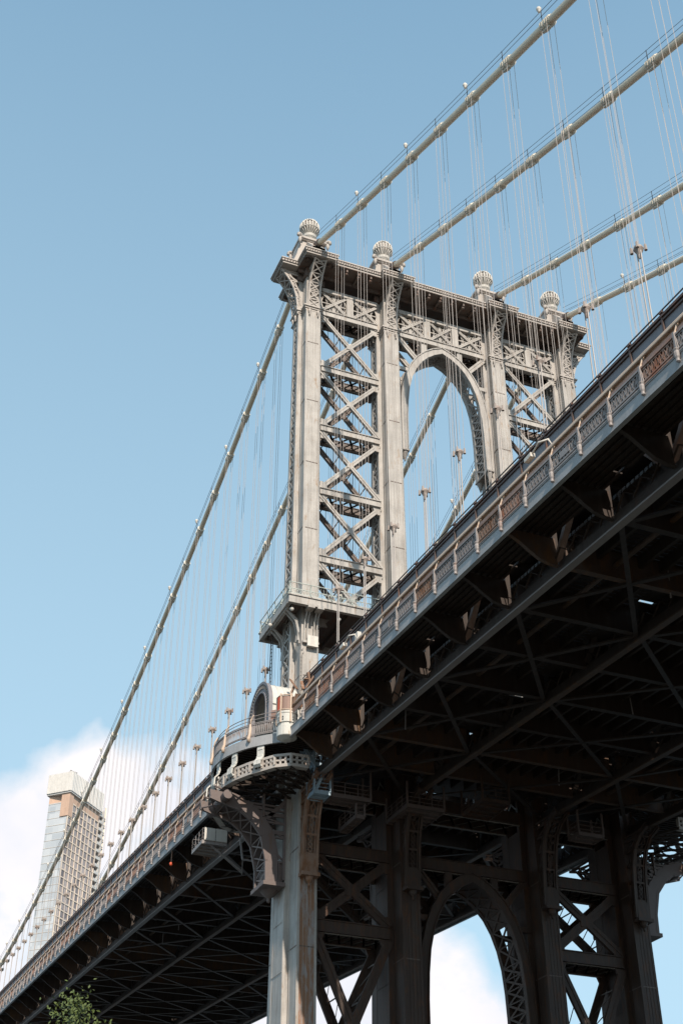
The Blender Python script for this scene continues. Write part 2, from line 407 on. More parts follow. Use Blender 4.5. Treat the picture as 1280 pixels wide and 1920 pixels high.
# cornice
c = MB(); ZC = 94.5
def cslab(c, z0, z1, d):
    c.box(-3.3-d, 3.3+d, -16.3-d, 16.3+d, z0, z1)
    for y in CY: c.box(-3.9-d, 3.9+d, y-1.65-d, y+1.65+d, z0+.004, z1-.004)
    c.box(-1.6-d, 1.6+d, -18.0-d, 18.0+d, z0+.008, z1-.008)
cslab(c, ZC, ZC+.22, 0); cslab(c, ZC+.22, ZC+.5, .12); cslab(c, ZC+.5, ZC+.64, .2)
cor = c.build('cornice', 'cornice', T)
c = MB()
def dent(c, a, b, nrm):
    a, b = V(a), V(b); n = int((b-a).length/.26)
    for i in range(n):
        p = a.lerp(b, (i+.5)/n); c.bar(p-(b-a).normalized()*.06, p+(b-a).normalized()*.06, .05, .13)
        c.v[-8:] = [tuple(V(v)+V(nrm)*.02) for v in c.v[-8:]]
for s in (-1, 1):
    zz = ZC+.36; edges = []
    ys = [18.0]
    for y in CY: dent(c, (s*4.02, y-1.7, zz), (s*4.02, y+1.7, zz), (s, 0, 0))
    for a, b in ((12.98, 7.75), (4.45, -4.45), (-7.75, -12.98)): dent(c, (s*3.42, a, zz), (s*3.42, b, zz), (s, 0, 0))
    dent(c, (-1.7, s*18.12, zz), (1.7, s*18.12, zz), (0, s, 0))
    for q in (-1, 1): dent(c, (q*1.72, s*16.5, zz), (q*1.72, s*18.0, zz), (q, 0, 0)); dent(c, (q*3.9, s*16.42, zz), (q*1.8, s*16.42, zz), (0, s, 0))
c.build('dentil_course', 'soffit', cor, kind='stuff')
c = MB()
for s in (-1, 1):
    y = -12.4
    while y < 12.6:
        if min(abs(y-k) for k in CY) > 1.8:
            c.box(*sorted((s*1.3, s*3.15)), y-.09, y+.09, ZC-.45, ZC-.004)
            c.lathe((s*2.9, y, ZC-.75), [(.02, 0), (.14, .08), (.18, .2), (.1, .3)], 8)
        y += 1.33
    c.box(*sorted((s*1.25, s*1.45)), -16.2, 16.2, ZC-.5, ZC-.006)
    for k in CY:
        for dy in (-1.2, 1.2):
            c.lathe((s*3.0, k+dy, ZC-.16), [(.5, .15), (.5, .06), (.42, 0), (.38, .1), (.16, .1), (.1, 0)], 16)
c.apart('soffit_coffer', 'soffit', cor)
c = MB(); c.box(-3.28, 3.28, -16.28, 16.28, ZC-.06, ZC-.003); c.build('soffit_panel', 'soffit', cor)
# cable saddle housings and finials
for ci, y in enumerate(CY):
    c = MB()
    # stepped pedestal with concave skirts
    prof = [(3.1, 0), (2.5, .25), (2.0, .8), (1.7, 1.7), (1.5, 2.9), (1.4, 4.0)]
    fn = lambda a, b, t: (t, y+a, ZC+.64+b)
    if ci in (0, 3):
        pr = [(a, b) for a, b in prof]+[(-a, b) for a, b in prof[::-1]]
    else:
        pr = [(1.6, 0), (1.45, 1.2), (1.35, 2.6), (1.25, 4.0), (-1.25, 4.0), (-1.35, 2.6), (-1.45, 1.2), (-1.6, 0)]
    c.prism(pr, fn, -1.0, 1.0)
    c.box(-3.0, 3.0, y-.75, y+.75, ZC+.64, ZC+2.1)
    for s in (-1, 1): c.prism([(s*1.0, 3.9), (s*3.0, 1.45), (s*3.0, 0), (s*1.0, 0)], lambda a, b, t: (a, t, ZC+.64+b), y-.7, y+.7)
    c.box(-1.35, 1.35, y-1.5, y+1.5, ZC+4.64, ZC+4.9); c.box(-1.2, 1.2, y-1.35, y+1.35, ZC+4.5, ZC+4.64)
    ped = c.build('saddle_housing', 'cornice', T)
    c = MB()
    for s in (-1, 1):
        for q in (-1, 1):
            o = V((s*1.45, y+q*1.55, ZC+4.5))
            for k in range(5):
                t = k/4*pi-.3; c.lathe(o+V((s*.1*cos(t), q*.22*cos(t), .28*sin(t)-.15*k*.3)), [(.03, 0), (.16, .06), (.2, .2), (.12, .34), (.03, .38)], 7)
            c.lathe(o+V((0, 0, -.9)), [(.04, 0), (.15, .3), (.22, .6), (.12, .9)], 7)
    c.apart('acroterion', 'cornice', ped, smooth=True)
    c = MB()
    c.tube([(s, y, zcab(s)) for s in (-2.2, -3.2)], .4, 14); c.tube([(s, y, zcab(s)) for s in (2.2, 3.2)], .4, 14)
    for s in (-3.25, 3.25): c.tube([(s-.08, y, zcab(s-.08)), (s+.08, y, zcab(s+.08))], .44, 14)
    c.apart('cable_collar', 'soffit', ped, smooth=False)
    # globe
    c = MB(); gz = 102.1
    R0 = 1.0
    c.lathe((0, y, ZC+4.9), [(.95, 0), (.9, .35), (.55, .5), (.5, .95), (.72, 1.15), (.8, 1.4), (.5, 1.5)], 18)
    fi = c.build('finial', 'white', T, smooth=False)
    c = MB(); c.lathe((0, y, gz), [(.05, -.93)]+[(.9*cos(a), .9*sin(a)) for a in [radians(d) for d in range(-75, 90, 15)]]+[(.05, .93)], 24); c.build('globe', 'lace', fi, smooth=True)
    c = MB()
    for k in range(20):
        t = 2*pi*k/20
        pts = [(1.03*cos(a)*cos(t), y+1.03*cos(a)*sin(t), gz+1.06*sin(a)) for a in [radians(d) for d in range(-85, 91, 14)]]
        c.tube(pts, .085, 6)
    c.tube([(1.02*cos(a), y+1.02*sin(a), gz-.35) for a in [2*pi*i/24 for i in range(25)]], .06, 6)
    c.build('globe_rib', 'white', fi, smooth=True)

# struts, diagonals, trusswork between columns
ZS = [90.03, 82.62, 75.21, 67.80, 60.39]
BAYS = [(CY[0]-HB-.45, CY[1]+HS-.02), (CY[1]-HS+.02, CY[2]+HS-.02), (CY[2]-HS+.02, CY[3]+HS-.02)]
BAYS[0] = (CY[0]-HS+.02, CY[1]+HS-.02)
def channelbar(c, a, b, w, dpt, nrm=(1, 0, 0)):
    """twin channel member: two webs with a dark slot between"""
    a, b = V(a), V(b); d = (b-a).normalized(); n = V(nrm); sd = d.cross(n).normalized()
    g = w*.08
    for s in (-1, 1):
        o = sd*s*(w/4+g/2); c.bar(a+o, b+o, w/2-g, dpt, n)
    c.bar(a-n*.04*(1 if n.x > 0 else -1), b-n*.04, w*.5, dpt*.4, n)
def strut(par, y0, y1, z, name='strut', h=.74, hor=True, m='tower'):
    for s in (-1, 1):
        c = MB(); x = s*(af(z)+.12)
        c.bar((x, y0, z-h/2), (x, y1, z-h/2), .34, h-.1, (0, 0, 1))
        for zz in (z-.04, z-h+.04): c.bar((x+s*.02, y0, zz), (x+s*.02, y1, zz), .52, .07, (0, 0, 1))
        c.build(name, m if s < 0 or m != 'tower' else 'rear', par)
    if hor:
        c = MB(); a = af(z)-.05; n = 6
        pts = [y0+(y1-y0)*i/n for i in range(n+1)]
        for i in range(n):
            zz = z-h+.1
            for sg in (-1, 1):
                c.bar((-a, pts[i], zz), (a, pts[i+1], zz), .14, .1); c.bar((a, pts[i], zz-.005), (-a, pts[i+1], zz-.005), .14, .1)
                c.bar((-a, pts[i], z-.2), (a, pts[i+1], z-.2), .08, .06)
        c.bar((-a-.1, y0, z-h+.05), (-a-.1, y1, z-h+.05), .12, .2); c.bar((a+.1, y0, z-h+.05), (a+.1, y1, z-h+.05), .12, .2)
        c.build('strut_lacing', 'lace', par)
def xbrace(par, y0, y1, zt, zb, w=.42, name='diagonal_brace', m='tower'):
    for s in (-1, 1):
        c = MB(); xt, xb = s*(af(zt)+.1), s*(af(zb)+.1); d = .3
        xm = (xt+xb)/2; ym, zm = (y0+y1)/2, (zt+zb)/2
        channelbar(c, (xt, y0, zt), (xb, y1, zb), w, d); channelbar(c, (xt-s*.02, y1, zt), (xb-s*.02, y0, zb), w, d-.06)
        k_ = w/.42; c.bar((xm, ym-.34*k_, zm), (xm, ym+.34*k_, zm), d+.02, .5*k_)
        for (yy, zz, sy, sz) in ((y0, zt, -1, -1), (y1, zt, 1, -1), (y0, zb, -1, 1), (y1, zb, 1, 1)):
            xx = s*(af(zz)+.1)
            c.prism([(yy, zz), (yy+sy*.8, zz), (yy+sy*.62, zz+sz*.4), (yy+sy*.3, zz+sz*.8), (yy, zz+sz*.8)], lambda a, b, t: (xx+t, a, b), -.1, .1)
        c.build(name, m if s < 0 or m != 'tower' else 'rear', par)
    # lacing between the front and rear diagonals
    c = MB(); n = 9
    for (ya, yb) in ((y0, y1), (y1, y0)):
        pp = [(V((0, ya, zt))).lerp(V((0, yb, zb)), i/n) for i in range(1, n)]
        for i, p in enumerate(pp):
            a = af(p.z)
            if i % 2 == 0: c.bar((-a, p.y, p.z), (a, p.y, p.z), .07, .09)
            if i < len(pp)-1:
                q = pp[i+1]; c.bar((-a, p.y, p.z), (a, q.y, q.z), .05, .07)
    c.build('brace_lacing', 'rear', par)
for bi in (0, 2):
    y0, y1 = BAYS[bi]
    for k, z in enumerate(ZS):
        strut(T, y0, y1, z)
        zb = ZS[k+1] if k < 4 else 53.2
        xbrace(T, y0-.02, y1+.02, z-.74, zb)
    # below the deck
    
    for zz in (27.9, 33.9, 13.5): strut(T, y0, y1, zz, h=.95, m='shade_brown')
    xbrace(T, y0, y1, 32.9, 27.9, w=.7, m='shade_brown'); xbrace(T, y0, y1, 26.9, 13.6, w=.7, m='shade_brown'); xbrace(T, y0, y1, 12.5, -3, w=.7, m='shade_brown')
    strut(T, y0, y1, 46.8, h=.9, m='shade_brown'); strut(T, y0, y1, 38.9, h=1.0, m='shade_brown')
strut(T, *BAYS[1], 90.03); strut(T, *BAYS[1], 33.9, h=.95, m='shade_brown'); strut(T, *BAYS[1], 38.9, h=1.0, m='shade_brown')
# top truss
def toptruss(y0, y1, n):
    for s in (-1, 1):
        c = MB(); x = s*.85
        w = (y0-y1)/n
        c.bar((x+s*.03, y0, 92.75), (x+s*.03, y1, 92.75), .42, .5)
        for i in range(1, n): c.box(x-.2, x+.2, y0-i*w-.36, y0-i*w+.36, 90.0, 92.6)
        for i in range(n):
            a = y0-i*w-(.36 if i else 0); b = y0-(i+1)*w+(.36 if i < n-1 else 0)
            channelbar(c, (x, a, 92.5), (x, b, 90.1), .3, .24); channelbar(c, (x-.01, b, 92.5), (x-.01, a, 90.1), .3, .2)
        c.build('top_truss', 'tower', T)
        c = MB()
        for i in range(n):
            a = y0-i*w-(.36 if i else 0); b = y0-(i+1)*w+(.36 if i < n-1 else 0); xx = x-s*.1
            m = (a+b)/2; zm = 91.3
            c.tube([(xx, m+.75*cos(t), zm+.95*sin(t)) for t in [2*pi*q/20 for q in range(21)]], .06, 5)
            for q in range(5):
                ya = a+(b-a)*(q+.5)/5
                c.bar((xx, ya, 90.05), (xx, ya+(b-a)*.12, zm), .1, .08, (1, 0, 0)); c.bar((xx, ya, 92.5), (xx, ya-(b-a)*.12, zm), .1, .08, (1, 0, 0))
                c.bar((xx, ya, 90.05), (xx, ya-(b-a)*.12, zm), .1, .08, (1, 0, 0)); c.bar((xx, ya, 92.5), (xx, ya+(b-a)*.12, zm), .1, .08, (1, 0, 0))
            c.box(xx-.03, xx+.03, min(a, b), max(a, b), zm-.06, zm+.06); c.box(xx-.035, xx+.035, m-.1, m+.1, 90.05, 92.5)
        c.build('truss_tracery', 'tower', T)
toptruss(*BAYS[0], 2); toptruss(*BAYS[1], 3); toptruss(*BAYS[2], 2)
c = MB()
for (a, b) in BAYS:
    c.box(-.55, .55, b, a, 92.9, 93.05)
    n = int((a-b)/1.2)
    for i in range(n+1):
        y = a+(b-a)*i/n; c.bar((-.6, y, 90), (.6, y, 90), .12, .5)
        if i < n: c.bar((-.6, y, 89.7), (.6, a+(b-a)*(i+1)/n, 89.7), .2, .12); c.bar((.6, y, 89.69), (-.6, a+(b-a)*(i+1)/n, 89.69), .2, .12)
c.build('chord_lacing', 'soffit', T)
# arches: upper and lower
def arch(zap, zbot, m='tower', ml='lace'):
    H = [(0, 0), (.9, -.45), (1.75, -1.1), (2.5, -1.95), (3.1, -3.0), (3.6, -4.3), (3.95, -5.8), (4.15, -7.6), (4.25, -9.6)]
    O = [(0, .75), (1.05, .3), (2.05, -.4), (2.95, -1.35), (3.65, -2.5), (4.2, -3.85), (4.6, -5.4), (4.85, -7.4), (4.88, -9.6)]
    I = [(y, zap+z) for y, z in H]; E = [(y, zap+z) for y, z in O]
    if zbot < zap-9.6: I.append((4.3, zbot)); E.append((4.88, zbot))
    I2 = [(-y, z) for y, z in I[::-1]][:-1]+I; E2 = [(-y, z) for y, z in E[::-1]][:-1]+E
    for s in (-1, 1):
        xo = af((zap+zbot)/2)+.16; c = MB()
        fn = lambda a, b, t: (s*(af(b)+.16)+t, a, b)
        c.strip(I2, E2, fn, -.17, .17)
        for P in (I2, E2):
            for i in range(len(P)-1):
                a, b = P[i], P[i+1]; c.bar((s*(af(a[1])+.2), *a), (s*(af(b[1])+.2), *b), .1, .46, (1, 0, 0), ext=.02)
        c.build('arch_rib', m, T)
    c = MB()
    for i in range(len(I2)-1):
        a, b = I2[i], I2[i+1]; xa, xb = af(a[1])-.0, af(b[1])-.0
        L_ = sqrt((a[0]-b[0])**2+(a[1]-b[1])**2); k = max(1, round(L_/1.15))
        p = [V((s_*x, *q)) for (q, x) in ((a, xa), (b, xb)) for s_ in (-1, 1)]
        nrm = (p[2]-p[0]).cross(p[1]-p[0]).normalized()
        xlat(c, p[0], p[1], p[2], p[3], k, .17, .08, nrm)
        for j in range(k): c.bar(p[0].lerp(p[2], j/k), p[1].lerp(p[3], j/k), .1, .1, nrm)
        if a[1] > zap-2.2 or b[1] > zap-2.2:
            o = V((0, 0, .15)); c.quadbox([p[0]+o*.3, p[1]+o*.3, p[3]+o*.3, p[2]+o*.3, p[0]+o, p[1]+o, p[3]+o, p[2]+o])
    c.build('arch_soffit_lacing', ml, T)
    c = MB()
    for s in (-1, 1):
        x = s*(af(zap)+.1)
        for q in (-1, 1):
            channelbar(c, (x, q*4.9, zap+.7), (x, q*2.9, zap-1.6), .55, .3); c.bar((x, q*5.0, zap-3.3), (x, q*3.9, zap-3.3), .28, .42)
            c.box(x-.15, x+.15, q*2.05-.3, q*2.05+.3, zap-.6, zap+.95)
    c.apart('spandrel_brace', m, T)
arch(88.5, 74.6); arch(32.4, 14.0, 'shade_brown', 'shade_brown')
# feet of the upper arch (small corbels on the inner legs)
c = MB()
for q in (-1, 1):
    for s in (-1, 1): c.lathe((s*1.0, q*4.6, 73.3), [(.02, 0), (.1, .25), (.22, .7), (.32, 1.0), (.32, 1.2)], 10)
    c.box(-1.4, 1.4, q*4.62-.38, q*4.62+.38, 74.45, 74.6)
c.apart('arch_corbel', 'lace', T)

# ------------------------------------------------------------------ tower balcony
ZB = 53.45
c = MB()
c.box(-3.75, 3.75, -17.0, 17.0, ZB+.62, ZB+.78)
for s in (-1, 1):
    c.box(*sorted((s*3.55, s*3.8)), -17.05, 17.05, ZB, ZB+.66)
    c.box(*sorted((s*3.5, s*3.9)), -17.1, 17.1, ZB+.66, ZB+.80); c.box(*sorted((s*3.5, s*3.86)), -17.08, 17.08, ZB-.05, ZB+.05)
    c.box(-3.54, 3.54, *sorted((s*16.8, s*17.05)), ZB+.003, ZB+.66); c.box(-3.49, 3.49, *sorted((s*16.75, s*17.1)), ZB-.05, ZB+.05)
bal = c.build('tower_balcony', 'tower', T)
c = MB()
for i in range(14): y = -16.2+i*2.5; c.box(-3.5, 3.5, y-.1, y+.1, ZB+.12, ZB+.6)
c.box(-3.5, 3.5, -16.7, 16.7, ZB+.5, ZB+.6)
c.build('floor_beam', 'soffit', bal)
def curvedrail(par, P, h=1.15, m='sage', spc=1.9, name='balcony_railing', lat=True):
    """railing of outward-bowed posts along polyline P (list of (point, outward))"""
    rl = MB(); ps = MB(); pn = MB()
    for (a, oa), (b, ob) in zip(P[:-1], P[1:]):
        a, b, oa, ob = V(a), V(b), V(oa), V(ob); n = max(1, round((b-a).length/spc))
        pr = []
        for hh, oo in ((.08, .02), (h*.55, -.1), (h, .06)):
            rl.bar(a+oa*oo+V((0, 0, hh)), b+ob*oo+V((0, 0, hh)), .06, .06)
        for i in range(n+1):
            p = a.lerp(b, i/n); o = oa.lerp(ob, i/n)
            ps.tube([p+o*.12+V((0, 0, -.1)), p+o*.05+V((0, 0, .15)), p-o*.1+V((0, 0, .55)), p-o*.04+V((0, 0, .9)), p+o*.08+V((0, 0, h+.03))], [.09, .07, .06, .05, .06], 6)
        if lat:
            k = int((b-a).length/.28)
            for i in range(k):
                p, q = a.lerp(b, i/k)-oa*.06, a.lerp(b, (i+1)/k)-oa*.06
                pn.bar(p+V((0, 0, .12)), q+V((0, 0, h*.55)), .025, .03); pn.bar(q+V((0, 0, .12)), p+V((0, 0, h*.55)), .025, .03)
                pn.bar(p+V((0, 0, h*.55)), p+V((0, 0, h-.04)), .02, .02)
    r = rl.build(name, m, par); ps.apart('railing_post', m, r); 
    if lat: pn.build('railing_lattice', m, r)
    return r
zr = ZB+.8; X, Yb = 3.75, 16.98
curvedrail(bal, [((-X, -Yb, zr), (-1, 0, 0)), ((-X, Yb, zr), (-1, 0, 0))])
curvedrail(bal, [((X, -Yb, zr), (1, 0, 0)), ((X, Yb, zr), (1, 0, 0))])
curvedrail(bal, [((-X, Yb, zr), (0, 1, 0)), ((X, Yb, zr), (0, 1, 0))]); curvedrail(bal, [((-X, -Yb, zr), (0, -1, 0)), ((X, -Yb, zr), (0, -1, 0))])
for y in CY:                                     # scroll brackets under the balcony
    c = MB()
    for s in (-1, 1):
        for dy in (-.55, -.3, .3, .55):
            x0 = bf(51)
            c.tube([(s*(x0+.12), y+dy, 50.6), (s*(x0+.14), y+dy, 51.6), (s*(x0+.3), y+dy, 52.5), (s*(x0+.75), y+dy, 53.2), (s*3.4, y+dy, 53.42)], .075, 6)
        for dy in (-.42, .42): c.box(*sorted((s*bf(50.5), s*(bf(50.5)+.3))), y+dy-.3, y+dy+.3, 50.45, 50.65); c.box(*sorted((s*3.1, s*3.95)), y+dy-.3, y+dy+.3, 53.2, 53.55)
    c.apart('scroll_bracket', 'tower', bal)
for q in (-1, 1):
    y = q*14.63; c = MB()
    for xx in (-2.6, -2.2, 0.9, 1.4):
        for o in (0, .28):
            c.tube([(xx, y+q*(HB+.2+o*.5), 50.3+o), (xx, y+q*(HB+.3), 51.3+o), (xx, y+q*(1.35-o*.3), 52.4+o*.6), (xx, y+q*1.9, 53.0+o*.4), (xx, y+q*2.3, 53.4)], .09, 6)
    c.box(-2.9, 2.2, *sorted((y+q*2.0, y+q*2.3)), 53.25, 53.45)
    c.apart('scroll_bracket', 'tower', bal)
# fittings on the nearest column
c = MB().box(-2.9, -2.5, 14.1, 14.95, 50.15, 51.05); c.box(-2.94, -2.85, 14.05, 15.0, 50.1, 51.1); c.build('junction_box', 'white', T)
c = MB(); c.tube([(-2.62, 15.2, 49.6), (-2.62, 15.32, 49.4), (-2.64, 15.34, 44.5)], .035, 6); c.tube([(-2.62, 15.25, 49.9), (-2.62, 15.5, 49.7), (-2.64, 15.52, 44.5)], .035, 6)
for k in range(14): c.bar((-2.62, 15.32, 44.6+k*.35), (-2.62, 15.54, 44.6+k*.35), .03, .03)
c.build('conduit', 'lace', T)
for i, (p, lb) in enumerate((((-3.3, 16.6, 53.2), 'white floodlight hanging under the outer corner of the tower balcony'), ((-3.2, 12.3, 53.15), 'small lamp under the tower balcony between the two nearest columns'), ((.2, 17.3, 53.3), 'white floodlight clamped to the river-side edge of the tower balcony'))):
    t = thing('floodlight', p, lb, 'floodlight'); c = MB(); c.lathe(V(p)+V((0, 0, -.15)), [(.04, -.2), (.13, -.14), (.2, 0), (.15, .1), (.06, .16)], 10); c.build('lamp_housing', 'white', t, smooth=True)
    MB().bar(V(p)+V((0, 0, .02)), V(p)+V((0, 0, .45)), .06, .06).build('bracket', 'lace', t)
c = MB()                                          # ladder on the river side of the nearest column
for s in (0, .45): c.tube([(2.3+s, 16.3, 41), (2.3+s, 16.3, 53.2)], .04, 5)
for k in range(34): c.bar((2.3, 16.3, 41.3+.35*k), (2.75, 16.3, 41.3+.35*k), .03, .03)
c.build('ladder', 'blackrail', T)
# granite pier
c = MB(); c.box(-9, 9, -22, 22, -9, 2.2); c.box(-10, 10, -23, 23, -9.5, -1.5); pier = c.build('masonry_pier', 'granite'); tag(pier, 'stepped granite pier carrying the bridge tower in the river', 'pier')

# ------------------------------------------------------------------ deck-level corbels on the tower
for ci, y in enumerate(CY):
    o = bracket(T, 'deck_corbel', (-2.85, y, 0), (-1, 0, 0), (0, 1, 0), [(.45, 30.7), (.5, 32.1), (.62, 33.6), (.85, 35.0), (1.3, 36.2), (2.2, 37.1), (3.4, 37.5)], 1.15, 'orange' if ci == 0 else 'shade_brown', ovals=True, depth=.35, fl=.2)
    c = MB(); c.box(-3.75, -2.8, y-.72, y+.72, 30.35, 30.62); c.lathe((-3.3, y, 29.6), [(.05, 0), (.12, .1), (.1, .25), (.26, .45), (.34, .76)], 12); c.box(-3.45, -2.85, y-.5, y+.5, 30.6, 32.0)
    c.apart('corbel_foot', 'orange' if ci == 0 else 'shade_brown', T)
    bracket(T, 'deck_corbel', (2.85, y, 0), (1, 0, 0), (0, 1, 0), [(.45, 30.7), (.5, 32.1), (.62, 33.6), (.85, 35.0), (1.3, 36.2), (2.2, 37.1), (3.4, 37.5)], 1.15, 'shade_brown', ovals=True, depth=.35, fl=.2)
for q in (-1, 1):
    y = q*14.63
    cvs = [(1.45, 30.3), (1.5, 31.9), (1.95, 33.8), (2.85, 34.95), (3.75, 35.6), (5.0, 35.95), (6.2, 36.3)]
    bracket(T, 'side_corbel', (0, y+q*HS, 0), (0, q, 0), (1, 0, 0), cvs, 2.5, 'corbel', cell=1.0, depth=1.0, fl=.22)
    c = MB()
    for sx in (-1.25, 1.25):
        I = [(y+q*(HS+a), b) for a, b in cvs]; E = [(y+q*(HS+a), b) for a, b in [(.55, 30.3), (.62, 32.0), (1.0, 34.1), (1.75, 35.3), (2.9, 36.3), (4.4, 36.75), (6.3, 36.9)]]
        c.strip(I, E, lambda a, b, t: (sx+t, a, b), -.09, .09)
        for yy, zz in ((2.1, 35.6), (1.1, 34.2)): c.bar((sx, y+q*(HS+yy), zz), (sx, y+q*HS, zz), .16, .3)
        c.bar((sx, y+q*(HS+1.6), 35.2), (sx, y+q*(HS+.1), 36.8), .16, .3); c.bar((sx, y+q*(HS+1.9), 35.3), (sx, y+q*(HS+1.9), 37.2), .16, .34); c.bar((sx, y+q*(HS+.1), 30.5), (sx, y+q*(HS+.1), 37.2), .16, .3)
    c.box(-1.15, 1.15, *sorted((y+q*(HS+.1), y+q*(HS+1.35))), 30.35, 31.9)
    c.apart('corbel_web', 'corbel', T)
    c = MB(); c.box(-1.5, 1.5, *sorted((y+q*HS, y+q*(HS+1.75))), 30.0, 30.3)
    c.lathe((0, y+q*(HS+.8), 29.1), [(.05, 0), (.15, .1), (.12, .3), (.45, .6), (.7, .9)], 12)
    c.tube([(-2.2, y+q*(HS+5.1), 36.35), (2.2, y+q*(HS+5.1), 36.35)], .36, 14)
    c.apart('corbel_foot', 'corbel', T)

# ------------------------------------------------------------------ lookout around the nearest column (built for both sides)
RC, LYC = 9.45, 11.95
def arcpt(R, xs): return [(x, LYC+sqrt(max(0, R*R-x*x))) for x in xs]
ax = [-7.0, -5.9, -4.6, -3.1, -1.55, 0, 1.55, 3.1, 4.6, 5.9, 7.0]
ax2 = [a+(b-a)*k/3 for a, b in zip(ax[:-1], ax[1:]) for k in range(3)]+[7.0]
for q in (1, -1):
    lab = 'curved steel lookout bulging out from the walkway round the nearest tower column' if q == 1 else 'matching curved lookout round the farthest tower column, beyond the roadway at lower right'
    MIR[0] = q == -1
    LK = thing('lookout_platform', (0, 18.5*q, 37.3), lab, 'lookout')
    A = arcpt(9.45, ax2); AI = arcpt(9.25, ax2)
    c = MB()
    for i in range(len(A)-1):
        (x0, y0), (x1, y1) = A[i], A[i+1]; (i0, j0), (i1, j1) = AI[i], AI[i+1]
        z0, z1 = zf(x0), zf(x1)
        c.quadbox([(x0, y0, z0), (x1, y1, z1), (i1, j1, z1), (i0, j0, z0), (x0, y0, z0+.78), (x1, y1, z1+.78), (i1, j1, z1+.78), (i0, j0, z0+.78)])
    c.build('curved_fascia', 'fascia', LK)
    c = MB()
    for i in range(len(A)-1):
        (x0, y0), (x1, y1) = A[i], A[i+1]; z0, z1 = zf(x0)+.7, zf(x1)+.7
        c.quadbox([(x0, 15.0, z0), (x1, 15.0, z1), (x1, y1-.21, z1), (x0, y0-.21, z0), (x0, 15.0, z0+.12), (x1, 15.0, z1+.12), (x1, y1-.21, z1+.12), (x0, y0-.21, z0+.12)])
        c.bar((x0, 15, z0-.2), (x0, y0-.25, z0-.2), .15, .4)
    c.build('floor', 'deck', LK)
    # railing
    rl, ps = MB(), MB()
    for i in range(len(A)-1):
        (x0, y0), (x1, y1) = A[i], A[i+1]; a, b = V((x0, y0-.06, zf(x0)+.85)), V((x1, y1-.06, zf(x1)+.85))
        for h, w in ((.1, .09), (.2, .05), (1.0, .1), (1.12, .06)): rl.bar(a+V((0, 0, h)), b+V((0, 0, h)), w, .05, ext=.02)
        rl.tube([a+V((0, -.25, 1.85)), b+V((0, -.25, 1.85))], .035, 5); rl.tube([a+V((0, -.15, 1.5)), b+V((0, -.15, 1.5))], .03, 5)
        k = 3
        for j in range(k):
            p = a.lerp(b, (j+.5)/k); ps.bar(p+V((0, 0, .2)), p+V((0, 0, 1.0)), .05, .05)
            ps.bar(p+V((0, 0, .3)), a.lerp(b, min(1, (j+1.2)/k))+V((0, 0, .9)), .03, .03)
    r = rl.apart('railing', 'rail', LK, gap=.6); ps.build('baluster', 'rail', r)
    for i in range(0, len(A), 6):
        x0, y0 = A[i]; o = V((x0, y0-LYC, 0)).normalized(); b = V((x0, y0, zf(x0)))
        c = MB(); c.tube([b+o*.1+V((0, 0, .45)), b+o*.14+V((0, 0, .7)), b+o*.02+V((0, 0, 1.1)), b-o*.04+V((0, 0, 1.95))], [.12, .15, .11, .09], 8)
        c.tube([b-o*.02+V((0, 0, 1.9)), b-o*.1+V((0, 0, 2.4)), b-o*.3+V((0, 0, 2.85))], .06, 6)
        c.build('railing_post', 'beige', LK, smooth=True)
    # lower ring girder with cut-outs, on scroll brackets
    B = [(-7.3, 16.0)]+arcpt(9.3, [-7.25]+ax[1:])
    B = [(-7.35, 15.6), (-7.3, 18.1)]+arcpt(9.35, ax[1:-1])+[(7.3, 18.1), (7.35, 15.6)]
    B = [(-7.4, 16.4), (-7.35, 17.75), (-6.6, 18.75)]+arcpt(9.3, ax[2:-2])+[(6.6, 18.75), (7.35, 17.75), (7.4, 16.4)]
    B[3:3] = arcpt(9.3, [-5.6])
    zr0, zr1 = 37.15, 38.15
    c = MB(); hl = MB()
    for (x0, y0), (x1, y1) in zip(B[:-1], B[1:]):
        a, b = V((x0, y0, 0)), V((x1, y1, 0)); d = (b-a); o = V((d.y, -d.x, 0)).normalized(); o = -o
        up = V((0, 0, 1))
        c.bar(a+up*(zr0+.1), b+up*(zr0+.1), .2, .2, ext=.03); c.bar(a+up*(zr1-.1), b+up*(zr1-.1), .2, .2, ext=.03)
        c.bar(a+up*(zr0-.02)-o*.15, b+up*(zr0-.02)-o*.15, .5, .05)
        k = max(2, round(d.length/.42))
        for j in range(k+1):
            p = a.lerp(b, j/k); c.bar(p+up*(zr0+.15), p+up*(zr1-.15), .12 if j % 3 else .3, .17, d)
            if j < k: p2 = a.lerp(b, (j+.5)/k); c.bar(p2+up*((zr0+zr1)/2-.07), p2+up*((zr0+zr1)/2+.07), d.length/k, .12, o)
    c.build('ring_girder', 'cornice', LK)
    c = MB()
    for (x0, y0), (x1, y1) in zip(B[:-1], B[1:]):
        a, b = V((x0, y0, zr0+.05)), V((x1, y1, zr0+.05)); e, f = V((x0*.75, 15.5, zr0+.05)), V((x1*.75, 15.5, zr0+.05))
        xlat(c, a, b, e, f, 3, .1, .1, (0, 0, 1)); c.bar(a, e, .14, .2)
    c.bar((-7, 18, zr0+.1), (7, 18, zr0+.1), .16, .2); c.bar((-6.5, 16.4, zr0+.1), (6.5, 16.4, zr0+.1), .16, .2)
    c.build('ring_lacing', 'deck', LK)
